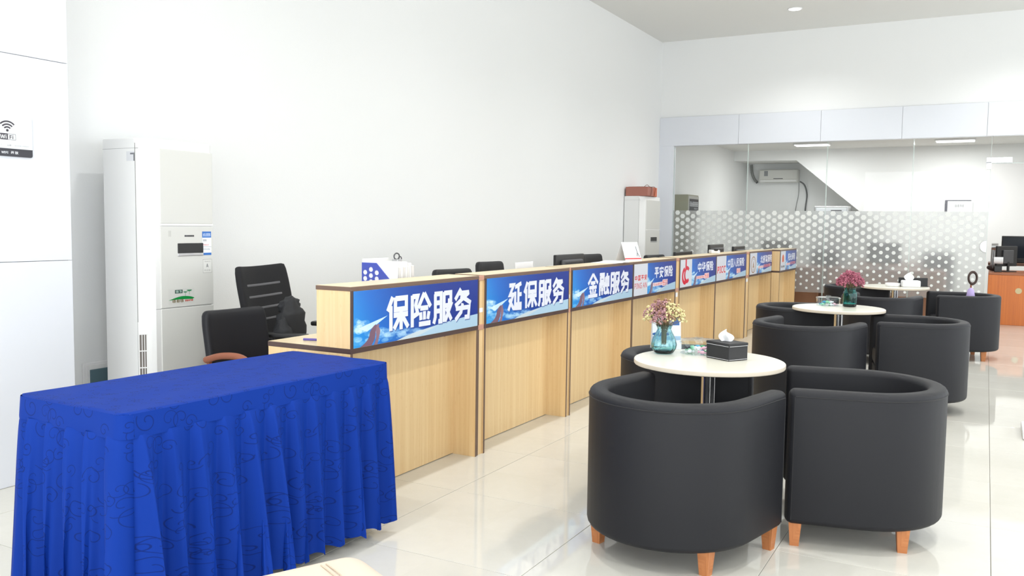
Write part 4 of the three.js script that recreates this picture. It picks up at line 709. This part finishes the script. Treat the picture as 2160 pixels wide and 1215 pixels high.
{ // leaflet stand and papers on the counter top, card, phone, pen
  const t = thing('leaflet_stand', 'white tent-shaped leaflet stand with a red stripe on the counter top', 'leaflet stand', [-0.1, topY, -3.8], 1.2);
  const m = posterMat((c, w, h) => { c.fillStyle = '#eef0f2'; c.fillRect(0, 0, w, h); c.fillStyle = '#d3454a'; c.fillRect(0, h * 0.83, w, h * 0.07); marks(c, w * 0.1, h * 0.1, w * 0.3, h * 0.04, 6, '#b9bcc2'); c.strokeStyle = '#c2c6cc'; c.lineWidth = 4; c.strokeRect(w * 0.22, h * 0.5, w * 0.36, h * 0.22); c.strokeStyle = '#6d7076'; c.lineWidth = 12; c.beginPath(); c.moveTo(w * 0.82, h * 0.22); c.lineTo(w * 0.84, h * 0.55); c.lineTo(w * 0.78, h * 0.75); c.moveTo(w * 0.84, h * 0.55); c.lineTo(w * 0.92, h * 0.78); c.stroke(); }, 256, 320);
  obj('front_leaf', new THREE.BoxGeometry(0.2, 0.17, 0.002).rotateX(-0.35).translate(0, 0.08, 0.03), m, t); obj('back_leaf', new THREE.BoxGeometry(0.2, 0.17, 0.002).rotateX(0.35).translate(0, 0.08, -0.03), M.paper, t);
  for (let i = 0; i < 3; i++) one('paper_sheet', new THREE.BoxGeometry(0.2, 0.0022, 0.29).rotateY(0.1 + i * 0.15).translate(-0.105 + i * 0.004, topY + 0.0012 + i * 0.0024, -3.35 - i * 0.08), M.paper, 'white paper sheet lying on the counter top beside the leaflet stand', 'paper', 'papers on the counter top');
  const cd = thing('desk_card', 'small white card standing behind the second counter unit', 'card', [-0.28, deskY, -2.24]);
  obj('holder', rb(-0.03, 0.03, 0, 0.012, -0.13, 0.13, 0.003), M.white, cd); obj('card', rb(-0.003, 0.003, 0.01, 0.325, -0.13, 0.13, 0.002), M.paper, cd);
  const ph = thing('desk_phone', 'small black and white device on the counter top behind the red ring emblem unit', 'phone', [-0.13, topY, -6.55], 0.5);
  obj('body', rb(-0.05, 0.05, 0, 0.04, -0.07, 0.07, 0.012, 3), M.white, ph); obj('handset', rb(-0.02, 0.025, 0.03, 0.06, -0.09, 0.09, 0.014, 3), M.black, ph);
  const pn = thing('pen', 'purple pen lying on the worktop beside the first counter box', 'pen', [-0.31, deskY + 0.0078, -0.12], 0.35);
  obj('barrel', new THREE.CylinderGeometry(0.006, 0.006, 0.14, 12).rotateZ(Math.PI / 2), flat('#5d4fa0', 0.4), pn); obj('cap', new THREE.CylinderGeometry(0.0072, 0.0072, 0.04, 12).rotateZ(Math.PI / 2).translate(0.055, 0, 0), flat('#4a3f8c', 0.4), pn);
  one('note_pad', rb(-0.06, 0.06, 0, 0.008, -0.05, 0.05, 0.002).translate(-0.275, deskY + 0.0005, -0.26), M.paper, 'white notepad on the worktop near the purple pen', 'notepad');
}

// ------------------------------------------------------------------ things in the room behind the glass
{
  const c = thing('switch_cabinet', 'grey steel cabinet with a dark lettered plate behind the glass by the wall', 'cabinet', [-1.87, 0, -11.11]);
  obj('body', rb(-0.3, 0, 0, 1.9, -0.6, 0, 0.006), flat('#a09f8c', 0.45), c);
  obj('door', rb(-0.002, 0.012, 0.04, 1.88, -0.585, -0.015, 0.004), flat('#b8b8b2', 0.45), c);
  obj('plate', new THREE.BoxGeometry(0.006, 0.2, 0.5).translate(0.014, 1.73, -0.3), posterMat((q, w, h) => { q.fillStyle = '#20222c'; q.fillRect(0, 0, w, h); marks(q, w * 0.04, h * 0.22, w * 0.92, h * 0.42, 6, '#dfe1e8'); marks(q, w * 0.5, h * 0.74, w * 0.42, h * 0.14, 8, '#c9ccd6'); }, 384, 160), c, 'dark plate with white lettering');
  for (const z of [-0.16, -0.46]) obj('window', rb(0.008, 0.018, 1.45, 1.61, z - 0.09, z + 0.09, 0.003), flat('#45473f', 0.2), c);
  const a = thing('wall_air_conditioner', 'white split air conditioner mounted in the recess under the stair', 'air conditioner', [-1.46, 2.34, -16.4]);
  obj('casing', rb(-0.42, 0.42, 0, 0.28, 0, 0.2, 0.03, 4), M.acFront, a); obj('front_cover', rb(-0.4, 0.4, 0.065, 0.27, 0.18, 0.212, 0.012, 3), M.acFront, a); obj('flap', rb(-0.38, 0.38, 0.015, 0.055, 0.16, 0.208, 0.006), M.acBody, a);
  obj('label', bx(-0.3, -0.22, 0.14, 0.25, 0.212, 0.2135), flat('#8f9294'), a); obj('display', bx(-0.1, 0.1, 0.075, 0.09, 0.212, 0.2135), M.darkGrey, a);
  one('refrigerant_pipe', tube([[-1.93, 2.35, -16.3], [-2.0, 2.42, -16.34], [-2.06, 2.56, -16.36], [-2.08, 2.74, -16.36]], 0.03, 24, 8), flat('#8d8f8c', 0.8), 'grey wrapped pipe bending up from the recess air conditioner', 'pipe');
  one('power_cable', tube([[-1.02, 2.36, -16.3], [-0.94, 2.3, -16.34], [-0.88, 2.1, -16.37], [-0.9, 1.8, -16.38], [-0.93, 1.2, -16.38]], 0.016, 28, 7), flat('#6a6c6c', 0.7), 'thick grey cable hanging beside the recess air conditioner', 'cable');
  one('thin_cable', tube([[-1.04, 2.34, -16.3], [-1.05, 2.1, -16.37], [-1.1, 1.8, -16.38], [-1.16, 1.2, -16.38]], 0.007, 20, 6), flat('#8b8d8d', 0.7), 'thin cable hanging beside the recess air conditioner', 'cable');
  const s = thing('steel_cabinet', 'silver equipment cabinet top showing above the frosted film under the stair slope', 'cabinet', [-0.13, 0, -14.95]);
  obj('body', rb(-0.32, 0.32, 0, 1.8, -0.25, 0.2, 0.02, 3), M.steel, s); obj('panel', rb(-0.28, 0.28, 1.55, 1.76, 0.19, 0.212, 0.006), flat('#c2c6ca', 0.3), s); obj('display', rb(0.0, 0.2, 1.68, 1.72, 0.21, 0.216, 0.003), M.darkGrey, s);
  const n = thing('wall_notice', 'small white wall notice with a dark edge above the frosted glass', 'notice', [2.06, 1.85, ZR]);
  obj('frame', rb(-0.22, 0.22, -0.14, 0.075, 0, 0.03, 0.004), flat('#55555f', 0.5), n); obj('sheet', new THREE.BoxGeometry(0.42, 0.21, 0.004).translate(0.035, -0.05, 0.032), posterMat((q, w, h) => { q.fillStyle = '#e8e9ea'; q.fillRect(0, 0, w, h); marks(q, w * 0.28, h * 0.3, w * 0.4, h * 0.25, 4, '#8b8e92'); q.fillStyle = '#c6c8ca'; q.fillRect(w * 0.28, h * 0.68, w * 0.4, h * 0.05); }, 256, 128), n);
  // desks
  function desk(x, z, w, d, label, wood = flat('#9c6a4c', 0.4)) {
    const t = thing('office_desk', label, 'desk', [x, 0, z]);
    obj('desktop', rb(-w / 2, w / 2, 0.72, 0.755, -d / 2, d / 2, 0.006), flat('#9a5a35', 0.35), t);
    for (const sx of [-1, 1]) obj('side_panel', rb(sx * w / 2 - (sx > 0 ? 0.03 : 0), sx * w / 2 + (sx > 0 ? 0 : 0.03), 0, 0.72, -d / 2 + 0.01, d / 2 - 0.01, 0.004), wood, t);
    obj('modesty_panel', rb(-w / 2 + 0.03, w / 2 - 0.03, 0.02, 0.72, d / 2 - 0.05, d / 2 - 0.03, 0.004), wood, t);
    return t;
  }
  const od = desk(2.86, -11.75, 0.5, 1.0, 'orange wooden desk standing in the doorway of the glass wall', M.deskOrange);
  obj('front_end', rb(-0.25, 0.25, 0, 0.72, 0.47, 0.5, 0.004), M.deskOrange, od);
  obj('grommet', new THREE.CylinderGeometry(0.042, 0.042, 0.008, 24).rotateX(Math.PI / 2).translate(0.14, 0.5, 0.502), flat('#c9b98e', 0.5), od, 'pale round cable cover');
  desk(1.25, -11.1, 1.6, 0.65, 'brown wooden desk behind the frosted glass opposite the far table');
  desk(-0.42, -11.1, 1.5, 0.65, 'brown wooden desk behind the frosted glass near the counter end');
  desk(1.2, -13.9, 1.5, 0.7, 'brown wooden desk deep in the back room under the ceiling panels');
  function backMonitor(x, y, z, w, h, label, turn) {
    const t = thing('desk_monitor', label, 'monitor', [x, y, z], turn);
    obj('casing', rb(-w / 2, w / 2, 0.08, 0.08 + h, -0.02, 0.02, 0.008), M.black, t); obj('rear_cover', rb(-w * 0.25, w * 0.25, 0.12, 0.08 + h * 0.8, -0.045, -0.018, 0.01), M.darkGrey, t); obj('neck', rb(-0.02, 0.02, 0, 0.15, -0.05, -0.03, 0.004), M.black, t); obj('foot', rb(-0.11, 0.11, 0, 0.012, -0.1, 0.08, 0.004), M.black, t);
  }
  backMonitor(2.83, 0.755, -11.68, 0.42, 0.3, 'black monitor turned sideways on the orange desk', -2.25);
  backMonitor(1.2, 0.755, -11.15, 0.48, 0.32, 'black monitor on the brown desk opposite the far table', 3.1);
  backMonitor(-0.4, 0.755, -11.15, 0.48, 0.32, 'black monitor on the brown desk near the counter end', 3.1);
  const tv = thing('television', 'large black flat screen on the rear table beyond the orange desk', 'television', [3.15, 0.86, -12.6], -0.15);
  obj('casing', rb(-0.38, 0.38, 0.06, 0.42, -0.02, 0.02, 0.008), M.black, tv); obj('screen', bx(-0.36, 0.36, 0.08, 0.4, 0.0195, 0.021), P({ color: lin(0.02, 0.025, 0.035), roughness: 0.15 }), tv); obj('stand', rb(-0.16, 0.16, 0, 0.07, -0.06, 0.06, 0.01), M.black, tv);
  const sb = thing('rear_table', 'dark brown table under the large flat screen', 'table', [3.15, 0, -12.65]);
  obj('top', rb(-0.55, 0.75, 0.82, 0.86, -0.3, 0.3, 0.005), flat('#6b4836', 0.5), sb); for (const sx of [-0.5, 0.7]) for (const sz of [-0.25, 0.25]) obj('leg', rb(sx - 0.025, sx + 0.025, 0, 0.82, sz - 0.025, sz + 0.025, 0.004), flat('#6b4836', 0.5), sb);
  const kr = thing('paper_roll', 'white paper roll on a black holder on the orange desk', 'paper roll', [2.73, 0.755, -11.45]);
  obj('holder', rb(-0.05, 0.05, 0, 0.09, -0.05, 0.05, 0.008), M.black, kr); obj('roll', new THREE.CylinderGeometry(0.05, 0.05, 0.12, 24).rotateZ(Math.PI / 2).translate(0, 0.17, 0), M.paper, kr); obj('bracket', rb(-0.075, -0.065, 0.05, 0.2, -0.03, 0.03, 0.004), M.darkGrey, kr);
  one('brown_bag', new THREE.SphereGeometry(0.09, 18, 12).scale(1.1, 0.55, 0.9).translate(2.68, 0.806, -11.78), flat('#3c2c2a', 0.8), 'small dark brown pouch at the edge of the orange desk', 'bag');
  const st = thing('door_pull', 'steel tube door handle standing beyond the frosted glass edge', 'handle', [2.66, 0.755, -12.05]);
  obj('tube', cyl(0.03, 0.03, 0.34, 0, 0, 0, 16), M.steel, st); obj('cap', new THREE.CylinderGeometry(0.055, 0.055, 0.09, 18).rotateZ(Math.PI / 2).translate(0.02, 0.36, 0), M.steel, st);
  const bc = thing('blue_chair', 'bright blue chair back beside the orange desk', 'chair', [3.38, 0, -11.8]);
  obj('backrest', rb(-0.16, 0.2, 0.36, 0.66, -0.04, 0.04, 0.02, 3), flat('#1f7fd0', 0.6), bc); obj('seat', rb(-0.2, 0.2, 0.3, 0.36, -0.4, 0, 0.02), M.black, bc); for (const x of [-0.15, 0.15]) for (const z of [-0.35, -0.05]) obj('leg', cyl(0.015, 0.015, 0.3, x, 0, z, 10), M.black, bc);
  for (const [x, z, l] of [[0.2, -11.9, 'dark office chair behind the frosted glass between the two brown desks'], [1.9, -11.95, 'dark office chair behind the frosted glass near the orange desk']]) {
    const t = thing('office_chair', l, 'office chair', [x, 0, z]); obj('backrest', curvedBack(0.46, 0.5, 0.06, -0.03, 0.025).translate(0, 0.5, -0.2), M.blackFabric, t); obj('seat', rb(-0.24, 0.24, 0.42, 0.5, -0.2, 0.26, 0.03, 3), M.blackFabric, t); obj('gas_lift', cyl(0.03, 0.03, 0.36, 0, 0.06, 0.03, 12), M.black, t); obj('base', lathe([[0, 0.08], [0.05, 0.08], [0.28, 0.04], [0.28, 0], [0, 0]], 18).translate(0, 0, 0.03), M.black, t);
  }
}

// ------------------------------------------------------------------ near the camera
{ // cream leather chair: only the top of its back shows
  const t = thing('cream_chair', 'cream leather chair back with double stitching in front of the blue covered table', 'chair', [1.515, 0, 2.15], Math.atan2(-0.9, -0.44));
  obj('backrest', smooth(uvm(new RoundedBoxGeometry(0.54, 0.42, 0.2, 6, 0.06)), 1).translate(0, 0.54, 0), M.cream, t);
  const st = (x) => tube([[x, 0.5, -0.101], [x, 0.69, -0.101], [x, 0.735, -0.084], [x, 0.751, -0.035], [x, 0.751, 0.04]], 0.0011, 24, 5);
  obj('stitching', st(-0.172), M.creamThread, t); obj('stitching', st(-0.162), M.creamThread, t);
  obj('seat', rb(-0.27, 0.27, 0.3, 0.44, 0.1, 0.58, 0.04, 4), M.cream, t);
  for (const x of [-0.21, 0.21]) for (const z of [0.0, 0.5]) obj('leg', cyl(0.018, 0.014, 0.33, x, 0, z, 12), M.chrome, t);
}
{ // floor stand at the right edge
  const t = thing('floor_stand', 'white floor stand base beyond the armchairs on the open aisle', 'stand', [3.03, 0, -3.55]);
  obj('base', rb(-0.2, 0.2, 0.004, 0.05, -0.2, 0.2, 0.008, 3), M.white, t); obj('pole', cyl(0.015, 0.015, 1.1, 0.1, 0.05, 0, 14), M.steel, t); obj('board', rb(-0.05, 0.25, 1.1, 1.52, -0.01, 0.01, 0.006), M.white, t);
}

renderer.render(scene, camera);
